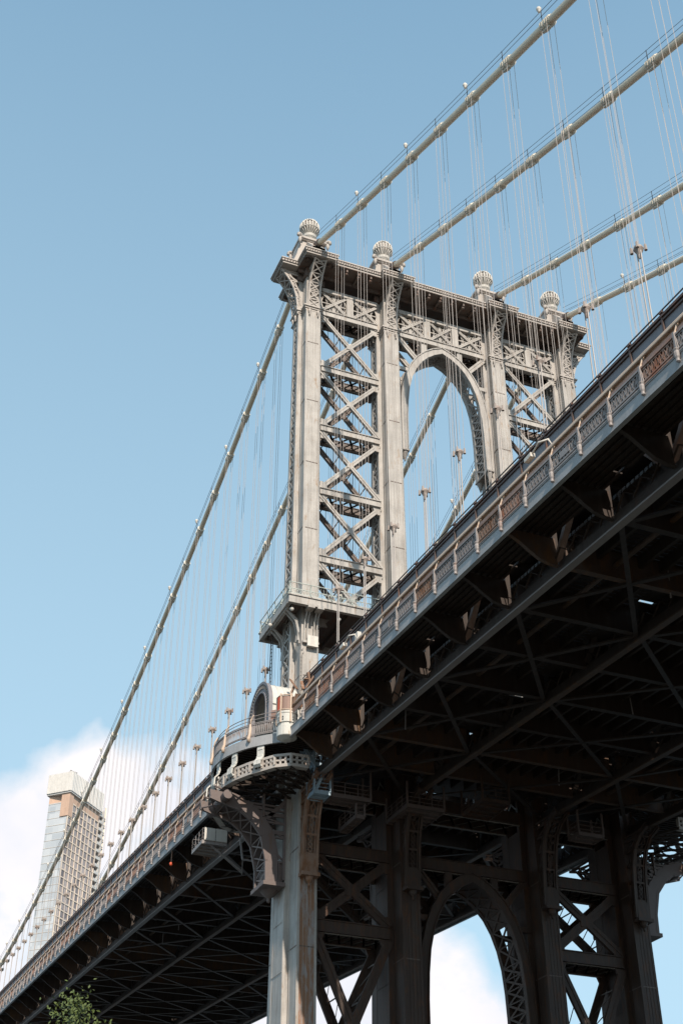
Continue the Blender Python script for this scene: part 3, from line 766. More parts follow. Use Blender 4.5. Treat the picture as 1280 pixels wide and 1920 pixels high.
    for x in [-5.4, -2.9, -.3, 2.4, 5.2]:
        y0 = LYC+sqrt(9.3**2-x*x); o = V((x, y0-LYC, 0)).normalized(); b = V((x, y0, 0)); zt = zf(x)
        c = MB()
        P = [(-.02, zt+.02), (.02, zt-.3), (.0, zt-.75), (.1, zt-1.05), (.38, zt-1.35), (.42, zr0+.45), (.3, zr0+.3)]
        sd = V((-o.y, o.x, 0))
        for s in (-1, 1):
            for (a1, z1), (a2, z2) in zip(P[:-1], P[1:]):
                c.bar(b+o*a1+sd*s*.14+V((0, 0, z1)), b+o*a2+sd*s*.14+V((0, 0, z2)), .1, .34, sd, ext=.03)
        for z in (zt-.25, zt-.8, zt-1.3, zr0+.5): c.bar(b+o*.05-sd*.2+V((0, 0, z)), b+o*.05+sd*.2+V((0, 0, z)), .12, .16)
        c.box(*sorted((b.x+o.x*.15-.22, b.x+o.x*.15+.22)), b.y+o.y*.15-.2, b.y+o.y*.15+.2, zr0+.35, zr0+.45)
        c.build('scroll_support', 'hood', LK)
    # drum bastion
    for x in (-7.9, 7.9):
        c = MB(); z = zf(x); yb = 18.35
        c.lathe((x, yb, z), [(.3, -.25), (.75, -.05), (.78, .0), (.78, .75), (.7, .8), (.7, 1.0), (.78, 1.02), (.78, 1.7), (.82, 1.75), (.82, 1.9), (.6, 1.92)], 20)
        dr = c.build('bastion_drum', 'hood', LK)
        c = MB()
        for k in range(12):
            t = 2*pi*(k+.5)/12
            if k % 3 == 2: continue
            for zz in (1.2, 1.4): c.bar((x+.78*cos(t), yb+.78*sin(t), z+zz-.06), (x+.78*cos(t), yb+.78*sin(t), z+zz+.06), .09, .05, (cos(t), sin(t), 0))
        c.build('drum_slot', 'blackrail', dr)
        c = MB()
        for t in (2.1, 1.1, .2, 3.1): c.bar((x+.8*cos(t), yb+.8*sin(t), z+1.0), (x+.8*cos(t), yb+.8*sin(t), z+3.35), .11, .11)
        for zz in (2.0, 3.2): c.tube([(x+.8*cos(t), yb+.8*sin(t), z+zz) for t in [i*.35-.2 for i in range(11)]], .05, 5)
        c.apart('drum_post', 'beige', dr)
        c = MB(); c.tube([(x+.7*cos(t), yb+.7*sin(t), z+2.9) for t in (.4, .8, 1.2, 1.6, 2.0)], .02, 4)
        for t0, t1 in [(i*.35, i*.35+.35) for i in range(9)]:
            c.bar((x+.74*cos(t0), yb+.74*sin(t0), z+2.6), (x+.74*cos(t1), yb+.74*sin(t1), z+2.6), .02, 1.1)
        c.build('fence_panel', 'mesh', dr)
    rd = MB()
    if q == -1: continue
    for t0, t1 in ((1.55, 1.8), (1.8, 2.05)): rd.bar((-7.9+.79*cos(t0), 18.35+.79*sin(t0), zf(-7.9)+2.6), (-7.9+.79*cos(t1), 18.35+.79*sin(t1), zf(-7.9)+2.6), .03, 1.15)
    tag(rd.build('safety_tarp', 'red'), 'red-orange safety tarp tied inside the fence of the drum-shaped bastion', 'tarp')
    # plywood-brown screen behind the railing near the hood
    c = MB()
    for i in (1, 2, 3):
        (x0, y0), (x1, y1) = A[i-1], A[i]
        c.bar((x0, y0-.35, zf(x0)+2.4), (x1, y1-.35, zf(x1)+2.4), .03, .95)
    c.build('fence_panel', 'mesh', LK)

MIR[0] = False
# hood over the walkway at the nearest column
HD = thing('walkway_hood', (0, 16.5, 41), 'white barrel-shaped steel hood over the walkway beside the nearest tower column', 'hood')
def arcs(r, zc, n=16, ext=1.8): return [(r, zc-ext)]+[(r*cos(pi*i/n), zc+r*sin(pi*i/n)) for i in range(n+1)]+[(-r, zc-ext)]
c = MB(); zc = 44.55
c.strip(arcs(2.35, zc), arcs(2.5, zc), lambda a, b, t: (a, t, b), 15.45, 17.75); c.build('barrel_vault', 'hood', HD, smooth=False)
c = MB(); c.strip(arcs(1.75, zc), arcs(2.62, zc), lambda a, b, t: (a, t, b), 17.75, 18.0)
c.strip(arcs(2.45, zc), arcs(2.68, zc), lambda a, b, t: (a, t, b), 18.003, 18.1); c.strip(arcs(1.72, zc), arcs(1.85, zc), lambda a, b, t: (a, t, b), 18.003, 18.1)
rg = c.build('arched_front', 'panel', HD)
c = MB()
for i in range(26):
    t = pi*(i+.5)/26; c.bar((2.1*cos(t), 18.03, zc+2.1*sin(t)), (2.38*cos(t), 18.03, zc+2.38*sin(t)), .1, .12, (0, 1, 0))
c.build('arch_dentil', 'lace', rg)
c = MB()
for k in range(5):
    y = 15.5+.56*k; c.strip(arcs(2.5, zc, 16, 0), arcs(2.54, zc, 16, 0), lambda a, b, t: (a, t, b), y, y+.05)
c.box(-2.6, -2.35, 15.5, 17.75, zc-.12, zc+.02); c.build('vault_seam', 'hood', HD)
c = MB(); c.box(-3.3, -2.45, 14.9, 17.6, 41.3, 43.0)
c.build('hood_base', 'hood', HD)
# rusty junk between hood and column
jk = MB()
random.seed(3)
for i in range(16):
    p = V((-3.6+random.uniform(-1.3, .7), 15.7+random.uniform(-.5, .5), 44.2+random.uniform(-.3, 2.0)))
    q = p+V((random.uniform(-.9, .9), random.uniform(-.5, .5), random.uniform(-1.2, 1.2))); jk.bar(p, q, random.uniform(.06, .3), random.uniform(.05, .2))
tag(jk.build('rusty_bracket_cluster', 'orange'), 'orange rusted brackets and pipes clustered at the foot of the nearest column', 'rusty brackets')

# ------------------------------------------------------------------ bridge deck
D = thing('bridge_deck', (0, 0, 39), 'double-deck bridge roadway on dark steel floor beams, crossing in front of and behind the tower', 'bridge deck')
def seg(c, y, dz, w, h, x0=DX0, x1=DX1, n=24):
    xs = [x0+(x1-x0)*i/n for i in range(n+1)]
    for a, b in zip(xs[:-1], xs[1:]):
        c.quadbox([(a, y-w/2, zf(a)+dz), (b, y-w/2, zf(b)+dz), (b, y+w/2, zf(b)+dz), (a, y+w/2, zf(a)+dz),
                   (a, y-w/2, zf(a)+dz+h), (b, y-w/2, zf(b)+dz+h), (b, y+w/2, zf(b)+dz+h), (a, y+w/2, zf(a)+dz+h)])
    return c
LX = 7.05
for q in (1, -1):
    for (a, b) in ((DX0, -LX), (LX, DX1)):
        c = MB(); seg(c, q*18.22, -.1, .16, .7, a, b, 16); seg(c, q*18.2, .59, .3, .05, a, b, 16); seg(c, q*18.2, -.13, .26, .04, a, b, 16)
        c.build('fascia_girder', 'fascia', D)
    c = MB(); seg(c, q*16.9, .7, 2.4, .1, DX0, -LX); seg(c, q*16.9, .7, 2.4, .1, LX, DX1)
    c.apart('walkway_floor', 'deck', D); c = MB(); x = DX0
    while x < DX1:                                 # inner strip of floor plates, a slot left open every second panel
        l_ = 10.55 if x < 0 else 11.14
        if abs(x) > LX+4: c.bar((x, q*15.38, zf(x)+.75), (x+l_, q*15.38, zf(x+l_)+.75), .62, .08)
        x += 11.14
    c.apart('walkway_floor', 'deck', D)
    c = MB()
    for yy in (15.4, 15.8, 16.2, 16.6, 17.0, 17.4, 17.8): seg(c, q*yy, .55, .05, .14, DX0, -LX); seg(c, q*yy, .55, .05, .14, LX, DX1)
    c.apart('walkway_stringer', 'deck', D)
# bottom chords and trusses
for i, y in enumerate(CY):
    c = MB(); seg(c, y, -1.62, .46, .1)
    c.build('chord_flange', 'chord' if i == 0 else 'chord_rust', D)
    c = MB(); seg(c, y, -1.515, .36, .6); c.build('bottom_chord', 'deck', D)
    c = MB(); seg(c, y, 5.9, .5, .45)
    c.build('top_chord', 'brown', D)
    c = MB(); k = 0
    x = DX0+.5*PX
    while x < DX1-PX:
        if not (abs(x) < 4 ):
            c.bar((x, y, zf(x)-1), (x, y, zf(x)+5.95), .38, .3, (0, 1, 0))
        if abs(x+PX/2) > 4.5:
            if k % 2: c.bar((x, y, zf(x)-.9), (x+PX, y, zf(x+PX)+5.9), .3, .36, (0, 1, 0))
            else: c.bar((x, y, zf(x)+5.9), (x+PX, y, zf(x+PX)-.9), .3, .36, (0, 1, 0))
        x += PX; k += 1
    # laced lower flange
    x = -112
    while x < 120:
        for s in (-1, 1): c.bar((x, y+s*.33, zf(x)-.85), (x+.8, y+s*.33, zf(x)-.2), .05, .1, (0, 1, 0)); c.bar((x+.8, y+s*.33, zf(x)-.85), (x+1.6, y+s*.33, zf(x)-.2), .05, .1, (0, 1, 0)) if False else c.bar((x+1.6, y+s*.33, zf(x)-.85), (x+.8, y+s*.33, zf(x)-.2), .05, .1, (0, 1, 0))
        x += 1.6
    c.build('stiffening_truss', 'deck', D)
# floor beams with curved cantilever ends
FB = []
x = -25.15-32*5.57
while x < DX1:
    FB.append(x); x += 5.57
fb = []
for x in FB:
    if abs(x) < 5: continue
    z = zf(x); c = MB()
    for ya, yb in ((14.3, 6.4), (5.8, -5.8), (-6.4, -14.3)):
        c.box(x-.05, x+.05, yb, ya, z-1.15, z+.62); c.box(x-.2, x+.2, yb, ya, z-1.2, z-1.12)
    for q in (1, -1):
        cur = [(18.1, .25), (17.7, .18), (17.2, -.1), (16.6, -.55), (16.0, -.95), (15.4, -1.12), (14.9, -1.18)]
        for (ya, za), (yb, zb) in zip(cur[:-1], cur[1:]):
            P = [(x-.03, q*ya, z+za), (x+.03, q*ya, z+za), (x+.03, q*yb, z+zb), (x-.03, q*yb, z+zb), (x-.03, q*ya, z+.6), (x+.03, q*ya, z+.6), (x+.03, q*yb, z+.6), (x-.03, q*yb, z+.6)]
            c.quadbox(P); c.bar((x, q*ya, z+za-.03), (x, q*yb, z+zb-.03), .24, .07, ext=.02)
        c.lathe((x, q*18.05, z+.02), [(.05, 0), (.13, .05), (.13, .2), (.05, .25)], 8)
    c.build('floor_beam', 'chord_rust' if random.random() < .3 else 'deck', D)
# stringers, slabs with real gaps, ties, laterals
c = MB()
for y in [-13.6, -12.2, -9.5, -8.1, -4.8, -3.6, -2.4, -1.2, 0, 1.2, 2.4, 3.6, 4.8, 8.1, 9.5, 12.2, 13.6]:
    seg(c, y, -.1, .22, .75, DX0, -3.4); seg(c, y, -.1, .22, .75, 3.4, DX1)
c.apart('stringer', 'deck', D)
c = MB()
x = DX0
random.seed(11)
while x < DX1:
    z = zf(x)
    if abs(x) > 3:
        c.quadbox([(x, -5.3, z+.66), (x+PX, -5.3, zf(x+PX)+.66), (x+PX, 5.3, zf(x+PX)+.66), (x, 5.3, z+.66), (x, -5.3, z+.86), (x+PX, -5.3, zf(x+PX)+.86), (x+PX, 5.3, zf(x+PX)+.86), (x, 5.3, z+.86)])
    x += PX
c.apart('roadway_slab', 'deck', D)
c = MB()                                         # edge plates of the lower roadway, with missing pieces
for q in (-1, 1):
    x = DX0
    while x < DX1:
        l = random.uniform(2.0, 5.0); z = zf(x)
        c.bar((x, q*5.92, zf(x)+.75), (x+l, q*5.92, zf(x+l)+.75), 1.22, .06); x += l+random.choice([.0, .15, .3, .45])
    x = DX0
    while x < DX1: c.box(x, x+.3, *sorted((q*6.5, q*14.2)), zf(x)+.66, zf(x)+.86); x += .42
c.build('track_tie', 'deck', D)
c = MB()
for q in (-1, 1):
    seg(c, q*10.6, 6.1, 9.0, .2); 
    for yy in (7.5, 9, 10.5, 12, 13.5): seg(c, q*yy, 5.6, .2, .5)
c.apart('upper_roadway', 'deck', D)
c = MB()
for i, x in enumerate(FB):
    if abs(x) < 6: continue
    c.bar((x, -14.6, zf(x)+5.5), (x, 14.6, zf(x)+5.5), .3, .5)
    if i % 2 == 0 and x+2*5.57 < DX1:
        for ya, yb in ((14.4, 6.3), (6.0, -6.0), (-6.3, -14.4)):
            x2 = x+2*5.57; c.bar((x, ya, zf(x)-1.28), (x2, yb, zf(x2)-1.28), .3, .12); c.bar((x, yb, zf(x)-1.29), (x2, ya, zf(x2)-1.29), .3, .12)
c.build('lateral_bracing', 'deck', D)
# utility pipes
c = MB()
for y, dz in ((11.2, -.35), (-9.0, -.4)): c.tube([(x, y, zf(x)+dz) for x in range(-200, 180, 10)], .16, 8)
c.apart('utility_pipe', 'chord_rust', D)
random.seed(21)
for k in range(26):
    x = random.uniform(-70, 60); y = random.uniform(-13, 13)
    if abs(x) < 6: continue
    c = MB(); c.tube([(x, y, zf(x)+.3), (x+random.uniform(-.2, .2), y, zf(x)-1.2-random.uniform(0, .6))], .05, 6); c.build('drain_pipe', 'chord', D)
# upper parapet on both sides
for q in (1, -1):
    c = MB(); seg(c, q*15.12, 6.25, .06, .8); pr = c.build('parapet_panel', 'panel', D)
    c = MB(); seg(c, q*15.15, 7.05, .2, .12); seg(c, q*15.15, 7.27, .3, .1); seg(c, q*15.15, 6.15, .2, .1); seg(c, q*15.12, 5.7, .3, .4); c.apart('parapet_beam', 'brown', D)
    if q == 1:
        x = -36.51-2.78*27+1.0
        while x < DX1:
            z = zf(x); cc = MB(); cc.bar((x, q*15.22, z+6.1), (x, q*15.22, z+7.45), .09, .12); cc.bar((x, q*15.22, z+7.4), (x, q*15.1, z+7.72), .08, .1); cc.bar((x-.13, q*15.22, z+7.62), (x+.13, q*15.22, z+7.62), .12, .16)
            if x < 165: cc.build('parapet_post', 'brown', D)
            x += 2.96
    c = MB(); 
    for dz, r in ((7.5, .035), (7.74, .045)): c.tube([(DX0+(DX1-DX0)*i/24, q*15.2, zf(DX0+(DX1-DX0)*i/24)+dz) for i in range(25)], r, 6)
    c.build('parapet_handrail', 'blackrail', D)
# inner guide fence on the upper deck seen above the parapet beyond the tower
c = MB(); x = 9.0
while x < 180:
    z = zf(x)+7.3; c.bar((x, 14.9, z), (x+.1, 14.9, z+.75), .08, .1); c.bar((x, 14.9, z+.7), (x+.7, 14.9, z+.55), .16, .22); x += 1.39
c.build('cable_tray_clamp', 'brown', D, kind='stuff')

# ------------------------------------------------------------------ walkway railing and guard fence (near side)
WR = thing('walkway_railing', (-30, 18.3, 39), 'ornamental rusty lattice railing along the outer edge of the near walkway', 'railing')
GF = thing('guard_fence', (-30, 18.2, 40), 'tall walkway guard fence with white inward-curving posts above the lattice railing', 'fence')
def railbay(x0, x1, i, ysg=1):
    yy = 18.32*ysg; a0, a1 = zf(x0)+.9, zf(x1)+.9; c = MB(); n = 9; c.bar((x0, yy, a0-.2), (x1, yy, a1-.2), .1, .1)
    c.bar((x0, yy, a0), (x1, yy, a1), .06, .09); c.bar((x0, yy, a0+.82), (x1, yy, a1+.82), .12, .1)
    c.bar((x0, yy, a0+.7), (x1, yy, a1+.7), .04, .04)
    for k in range(n):
        p0 = V((x0, yy, a0)).lerp(V((x1, yy, a1)), (k+.1)/n); p1 = V((x0, yy, a0)).lerp(V((x1, yy, a1)), (k+.95)/n); u = V((0, 0, .68))
        c.bar(p0, p1+u, .03, .05, (0, 1, 0)); c.bar(p1, p0+u, .03, .05, (0, 1, 0)); c.bar(p0, p0+u, .03, .045, (0, 1, 0))
        m_ = (p0+p1)/2+u*.5; c.bar(m_-V((.09, 0, 0)), m_+V((.09, 0, 0)), .035, .18, (0, 0, 1))
    if random.random() < .6: c.bar((x0, yy-.06, a0+.35), (x1, yy-.06, a1+.35), .015, .62)
    if random.random() < .25: f0, f1 = sorted((random.random(), random.random())); P0, P1 = V((x0, yy+.04, a0+.35)), V((x1, yy+.04, a1+.35)); c.bar(P0.lerp(P1, f0), P0.lerp(P1, f1), .02, random.uniform(.3, .6))
    return c.build('railing_panel', random.choice(['railrust', 'rail', 'railrust', 'mesh', 'chord', 'orange', 'rail']), WR)
def railpost(x):
    z = zf(x); c = MB(); y = 18.36
    c.bar((x, y, z+.78), (x, y+.02, z+1.85), .12, .12); c.bar((x-.12, y, z+.85), (x-.03, y, z+1.6), .06, .08)
    c.lathe((x, y+.03, z+.12), [(.04, 0), (.1, .05), (.09, .2), (.13, .3), (.16, .5), (.12, .62), (.17, .72), (.1, .8)], 8)
    c.build('railing_post', 'rail', WR)
def fencepost(x):
    z = zf(x); c = MB()
    c.tube([(x, 18.3, z+1.55), (x, 18.27, z+1.95), (x, 18.15, z+2.35), (x, 17.95, z+2.7), (x, 17.72, z+2.95)], .055, 6)
    c.build('curved_post', 'beige', GF, smooth=True)
random.seed(5)
xs = []; x = -36.51
xs = [-36.51+2.775*k for k in range(-20, 10)]           # up to the bastion
xs = [x for x in xs if -92 < x < -8.6]
for i, x in enumerate(xs):
    if i < len(xs)-1: railbay(x, xs[i+1], i)
    railpost(x); fencepost(x)
xf = [8.9+2.775*k for k in range(56)]
for i, x in enumerate(xf):
    if i < len(xf)-1: railbay(x, xf[i+1], i)
    railpost(x); fencepost(x)
for (a, b) in ((-92, -8.2), (8.6, 160)):
    c = MB(); seg(c, 18.2, 1.75, .03, .38, a, b, 20); c.build('fence_fabric', 'mesh', GF)
    c = MB()
    c.tube([(a+(b-a)*i/24, 17.66, zf(a+(b-a)*i/24)+3.12) for i in range(25)], .13, 8); c.tube([(a+(b-a)*i/24, 18.16, zf(a+(b-a)*i/24)+2.5) for i in range(25)], .06, 6)
    c.build('fence_top_pipe', 'beige', GF, smooth=True)
    c = MB(); seg(c, 17.9, 2.62, .4, .03, a, b, 20); seg(c, 17.86, 2.5, .05, .5, a, b, 20); c.build('fence_rail_band', 'beige', GF)
for (x, lb) in ((-46.5, 'white gooseneck walkway lamp arm arching over the fence right of centre'), (-19.5, 'white gooseneck walkway lamp with a pale box, beside the tower balcony')):
    t = thing('walkway_lamp', (x, 17.4, zf(x)+2), lb, 'lamp'); z = zf(x)
    c = MB(); c.tube([(x, 17.4, z+.8), (x, 17.4, z+3.4), (x+.2, 17.5, z+4.0), (x+.9, 17.7, z+4.2), (x+1.8, 17.7, z+3.9)], .06, 6); c.build('lamp_arm', 'white', t, smooth=True)
    MB().box(x+1.6, x+2.3, 17.55, 17.85, z+3.75, z+4.0).build('lamp_head', 'white', t)
    if x > -30: MB().box(x+.3, x+.8, 17.0, 17.3, z+3.7, z+4.35).build('control_box', 'hood', t)

# ------------------------------------------------------------------ main cables
cl = ['nearest', 'second nearest', 'third', 'farthest']
for ci, y in enumerate(CY):
    t = thing('main_cable', (0, y, 98.6), f'thick tan main suspension cable on the {cl[ci]} column of the tower', 'cable', 'main suspension cables')
    xs = [-118+3*i for i in range(39)]+[-2.4]
    c = MB(); c.tube([(x, y, zcab(x)) for x in xs], .30, 14); c.tube([(x, y, zcab(x)) for x in [2.4]+[4+4*i for i in range(46)]], .30, 14)
    c.build('cable_body', 'cable', t, smooth=True)
    for side, xs in ((-1, BNX), (1, BFX)):
        for k, x in enumerate(xs):
            d = V((1, 0, (zcab(x+.5)-zcab(x-.5)))).normalized(); p = V((x, y, zcab(x)))
            c = MB(); c.tube([p-d*.62, p-d*.55, p+d*.55, p+d*.62], [.32, .36, .36, .32], 12)
            for o in (-.45, -.18, .18, .45): c.tube([p+d*(o-.05), p+d*(o+.05)], .43, 12)
            nn = d.cross(V((0, 1, 0))).normalized(); nn = nn if nn.z > 0 else -nn
            c.bar(p+nn*.4-d*.5, p+nn*.4+d*.5, .22, .14, nn); c.bar(p-nn*.42-d*.5, p-nn*.42+d*.5, .2, .16, nn)
            c.build('cable_band', 'band', t)
        for dy, hh, nm in ((.42, 1.15, 1), (-.42, 1.15, 1), (.42, .6, 0)):
            c = MB(); c.tube([(x, y+dy, zcab(x)+hh) for x in [side*3]+xs], .022, 4)
            for x in xs: c.bar((x, y+dy, zcab(x)+.2), (x, y+dy, zcab(x)+hh+.05), .04, .04)
            c.build('hand_rope', 'blackrail', t)
        if ci in (0, 3):
            for x in xs[1::2]:
                c = MB(); c.lathe((x+.1, y+.5, zcab(x)+1.15), [(.04, -.05), (.1, .0), (.1, .12), (.17, .22), (.19, .36), (.12, .5), (.03, .54)], 10)
                c.build('cable_lamp', 'white', t, smooth=True)

# ------------------------------------------------------------------ suspenders
for ci, y in enumerate(CY):
    for side, xs in ((-1, BNX[:15]), (1, BFX)):
        for k, x in enumerate(xs):
            zt = zcab(x)-.3; zb = zf(x)+6.2
            zk = min(zf(x)+15.1 if x < 0 else zf(x)+13.3-.012*x, zt-1.5)
            if x < 0: zk = 52.85+.058*x+ (0)
            else: zk = min(53.0+.062*x, zt-1.0)
            where = f"{ordinal(k)} suspender rope set {'right' if side < 0 else 'left'} of the tower on the {cl[ci]} main cable"
            grp = 'suspender ropes hanging from the main cables'
            t = thing('suspender', (x, y, zb), where, 'suspender', grp)
            for dx in (-.33, .33):
                c = MB()
                for dy in (-.31, .31): c.tube([(x+dx, y+dy, zt+.35), (x+dx*.85, y+dy*.87, zk)], .019, 4, cap=False)
                c.build('rope_pair', 'rope', t)
            c = MB()
            for dx in (-.16, .16): c.tube([(x+dx, y, zk), (x+dx, y, zb)], .042, 5)
            c.build('lower_rod', 'rope', t)
            c = MB()
            c.lathe((x, y, zk-.7), [(.05, 0), (.1, .28), (.2, .5), (.3, .7), (.26, .86), (.1, .95)], 8)
            for dx in (-.28, .28):
                for dy in (-.27, .27): c.tube([(x+dx, y+dy, zk-.2), (x+dx, y+dy, zk+.22)], [.1, .075], 6)
            c.build('rope_socket', 'ballast', t)

# ------------------------------------------------------------------ stairs and maintenance platforms under the deck
def platform(name, label, x0, x1, y0, y1, z, m='lace', rail=True, cat='platform', grp=None, hang=0, h=1.1):
    t = thing(name, ((x0+x1)/2, (y0+y1)/2, z), label, cat, grp)
    c = MB(); c.box(x0, x1, y0, y1, z-.03, z+.03)
    for a, b in (((x0, y0), (x1, y0)), ((x1, y0), (x1, y1)), ((x1, y1), (x0, y1)), ((x0, y1), (x0, y0))): c.bar((*a, z), (*b, z), .08, .32)
    n = int((x1-x0)/.9)+1
    for i in range(n+1): xx = x0+(x1-x0)*i/n; c.bar((xx, y0, z-.1), (xx, y1, z-.1), .06, .12)
    c.build('platform_floor', m, t)
    if rail:
        c = MB()
        for a, b in (((x0, y0), (x1, y0)), ((x1, y0), (x1, y1)), ((x1, y1), (x0, y1)), ((x0, y1), (x0, y0))):
            a, b = V((*a, z)), V((*b, z)); n = max(1, round((b-a).length/1.1))
            for hh in (.4, .75, h): c.tube([a+V((0, 0, hh)), b+V((0, 0, hh))], .03, 4)
            for i in range(n+1): p = a.lerp(b, i/n); c.tube([p, p+V((0, 0, h))], .035, 4)
        c.build('handrail', m, t)
    if hang:
        c = MB()
        for a in ((x0, y0), (x1, y1), (x0, y1), (x1, y0)): c.bar((*a, z), (*a, z+hang), .14, .14)
        c.apart('hanger', m, t)
    return t
P1 = platform('stair_landing', 'upper pale blue stair landing hung beside the lookout under the deck', -5.5, -4.1, 14.1, 15.2, 38.45, 'blue', hang=1.6)
c = MB(); c.bar((-4.8, 15.2, 38.45), (-4.8, 16.3, 40.1), .08, .3); c.bar((-5.5, 15.2, 38.45), (-5.5, 16.1, 39.8), .08, .3)
for k in range(6): c.bar((-5.5, 15.3+.15*k, 38.6+.22*k), (-4.8, 15.3+.15*k, 38.6+.22*k), .2, .03)
for hh in (.5, .8, 1.1): c.tube([(-5.5, 15.2, 38.45+hh), (-5.5, 16.1, 39.8+hh)], .03, 4)
c.build('stair_flight', 'blue', P1)
P2 = platform('stair_landing', 'lower pale blue stair landing directly under the upper one', -5.6, -4.1, 13.9, 15.2, 36.2, 'blue', hang=2.2)
c = MB()
for s in (-5.55, -4.9): c.bar((s, 15.1, 36.2), (s, 14.2, 38.4), .07, .25)
for k in range(8): c.bar((-5.55, 15.0-.1*k, 36.4+.26*k), (-4.9, 15.0-.1*k, 36.4+.26*k), .18, .03)
c.build('stair_flight', 'blue', P2)
platform('maintenance_catwalk', 'long grey catwalk with handrail hanging under the deck right of the blue stairs', -5.5, -3.9, 10.5, 13.7, 36.2, 'corbel', hang=2.4, cat='catwalk')
platform('maintenance_catwalk', 'small grey catwalk one level below the stairs, stepping back beside the rusty corbel', -5.2, -1.8, 10.9, 11.6, 34.9, 'corbel', hang=1, cat='catwalk')
platform('maintenance_catwalk', 'grey catwalk above the second column corbel, over the lower arch', -5.5, -1.5, 4.2, 7.4, 36.3, 'corbel', hang=2, cat='catwalk')
platform('maintenance_catwalk', 'rusty brown catwalk with handrail hanging over the centre of the lower arch', -9.5, -6.0, .6, 2.9, 36.0, 'shade_brown', hang=2, cat='catwalk')
platform('maintenance_catwalk', 'grey catwalk above the far right corbel below the deck', -6.0, -4.4, -9.9, -7.6, 36.0, 'corbel', hang=2, cat='catwalk')
# cabin-like platform left of the tower
P = platform('access_platform', 'pale pinkish panelled access platform slung under the deck left of the tower', 11.5, 14.5, 16.7, 18.9, 37.5, 'rail', hang=0, h=1.2)
# built in place from the photograph: see panel and struts
c = MB()
for k in range(2):
    c.box(11.35, 11.45, 16.7+1.05*k+.04, 17.72+1.05*k, 37.65, 38.75)
c.apart('side_panel', 'white', P, gap=.01)
c = MB(); c.bar((11.6, 18.2, 37.4), (12.5, 14.8, 35.7), .1, .12); c.bar((12, 17.9, 37.4), (12.8, 14.8, 35.7), .1, .12); c.bar((9.3, 16.2, 37.4), (9.3, 15.9, 35.6), .14, .14); c.bar((9.3, 15.9, 35.6), (12.8, 14.8, 35.6), .1, .12)
c.bar((9.3, 15.9, 35.6), (8.8, 13.0, 35.4), .12, .12); c.bar((9.3, 16.0, 40), (9.3, 16.0, 37.4), .16, .16)
c.apart('support_strut', 'rail', P)
P = platform('stair_landing', 'blue-tipped ladder landing behind the corbel, left of the tower leg', 6.2, 8.4, 12.8, 14.2, 34.9, 'blue', hang=3.5)
c = MB()
for k in range(9): c.bar((6.2, 14.6, 35.2+.4*k), (7.0, 14.6, 35.2+.4*k), .05, .04)
for s in (6.2, 7.0): c.bar((s, 14.6, 35), (s, 14.6, 39), .08, .08)
c.build('ladder', 'blue', P)
t = thing('hanging_weight', (24.5, 18.1, 39.5), 'small red weight hanging on a rod below the left part of the fascia', 'weight')
MB().tube([(24.5, 18.1, zf(24.5)), (24.5, 18.1, zf(24.5)-1.3)], .05, 6).build('rod', 'orange', t)
MB().lathe((24.5, 18.1, zf(24.5)-1.65), [(.05, 0), (.17, .1), (.17, .3), (.05, .4)], 10).build('bulb', 'red', t, smooth=True)

# ------------------------------------------------------------------ skyscrapers across the river
def glass_mat(name, a, b, rows, cols, fr):
    m = bpy.data.materials.new(name); m.use_nodes = True; t = m.node_tree; bs = t.nodes['Principled BSDF']
    g = N(t, 'ShaderNodeNewGeometry'); n = N(t, 'ShaderNodeTexWhiteNoise', noise_dimensions='3D')
    mp = N(t, 'ShaderNodeVectorMath', operation='FLOOR'); sc = N(t, 'ShaderNodeVectorMath', operation='MULTIPLY')
    L(t, g.outputs['Position'], sc.inputs[0]); sc.inputs[1].default_value = (cols, cols, rows); L(t, sc.outputs[0], mp.inputs[0]); L(t, mp.outputs[0], n.inputs[0])
    c = mixc(t, n.outputs[0], a, b); L(t, c, bs.inputs['Base Color']); bs.inputs['Roughness'].default_value = .25; bs.inputs['Metallic'].default_value = .0
    return m
M['glassb'] = glass_mat('brown_tinted_glass', (.12, .10, .105), (.40, .35, .34), 1/3.3, 1/3., 0)
M['glassw'] = glass_mat('pale_reflective_glass', (.40, .43, .46), (.55, .57, .59), 1/3.3, 1/4., 0)
M['mull'] = mat('pale_mullion', (.70, .60, .50), bump=0)
M['crown'] = mat('white_louvre', (.60, .59, .57), bump=0)
M['terra'] = mat('warm_recess_concrete', (.56, .38, .28), bump=0)
ZT = 240.0
C0 = V((483.0, -50.9, 0)); C1 = V((503.0, -69.0, 0)); C2 = V((523, -36.5, 0))
dr_ = (C1-C0).normalized(); dl_ = V((.72, .70, 0)).normalized()
C2 = C0+dl_*11; C3 = C1+dl_*11
B = thing('skyscraper', (C0.x, C0.y, GZ), 'tall glass skyscraper with white louvred crown rising behind the cables at lower left', 'skyscraper')
zt2 = 226.0
nr = V((dl_.x*-1, dl_.y*-1, 0)); 
def wall(mb, a, b, z0, z1, th=.4):
    d = (b-a).normalized(); n = V((d.y, -d.x, 0)); mid = (C0+C3)/2
    if n.dot((a+b)/2-mid) < 0: n = -n
    mb.quadbox([a+V((0, 0, z0)), b+V((0, 0, z0)), b-n*th+V((0, 0, z0)), a-n*th+V((0, 0, z0)), a+V((0, 0, z1)), b+V((0, 0, z1)), b-n*th+V((0, 0, z1)), a-n*th+V((0, 0, z1))]); return n
c = MB(); c.quadbox([p+V((0, 0, GZ)) for p in (C0+dl_*.4+dr_*.4, C1+dl_*.4-dr_*.4, C3-dl_*.4-dr_*.4, C2-dl_*.4+dr_*.4)]+[p+V((0, 0, zt2)) for p in (C0+dl_*.4+dr_*.4, C1+dl_*.4-dr_*.4, C3-dl_*.4-dr_*.4, C2-dl_*.4+dr_*.4)])
c.build('core', 'concrete', B)
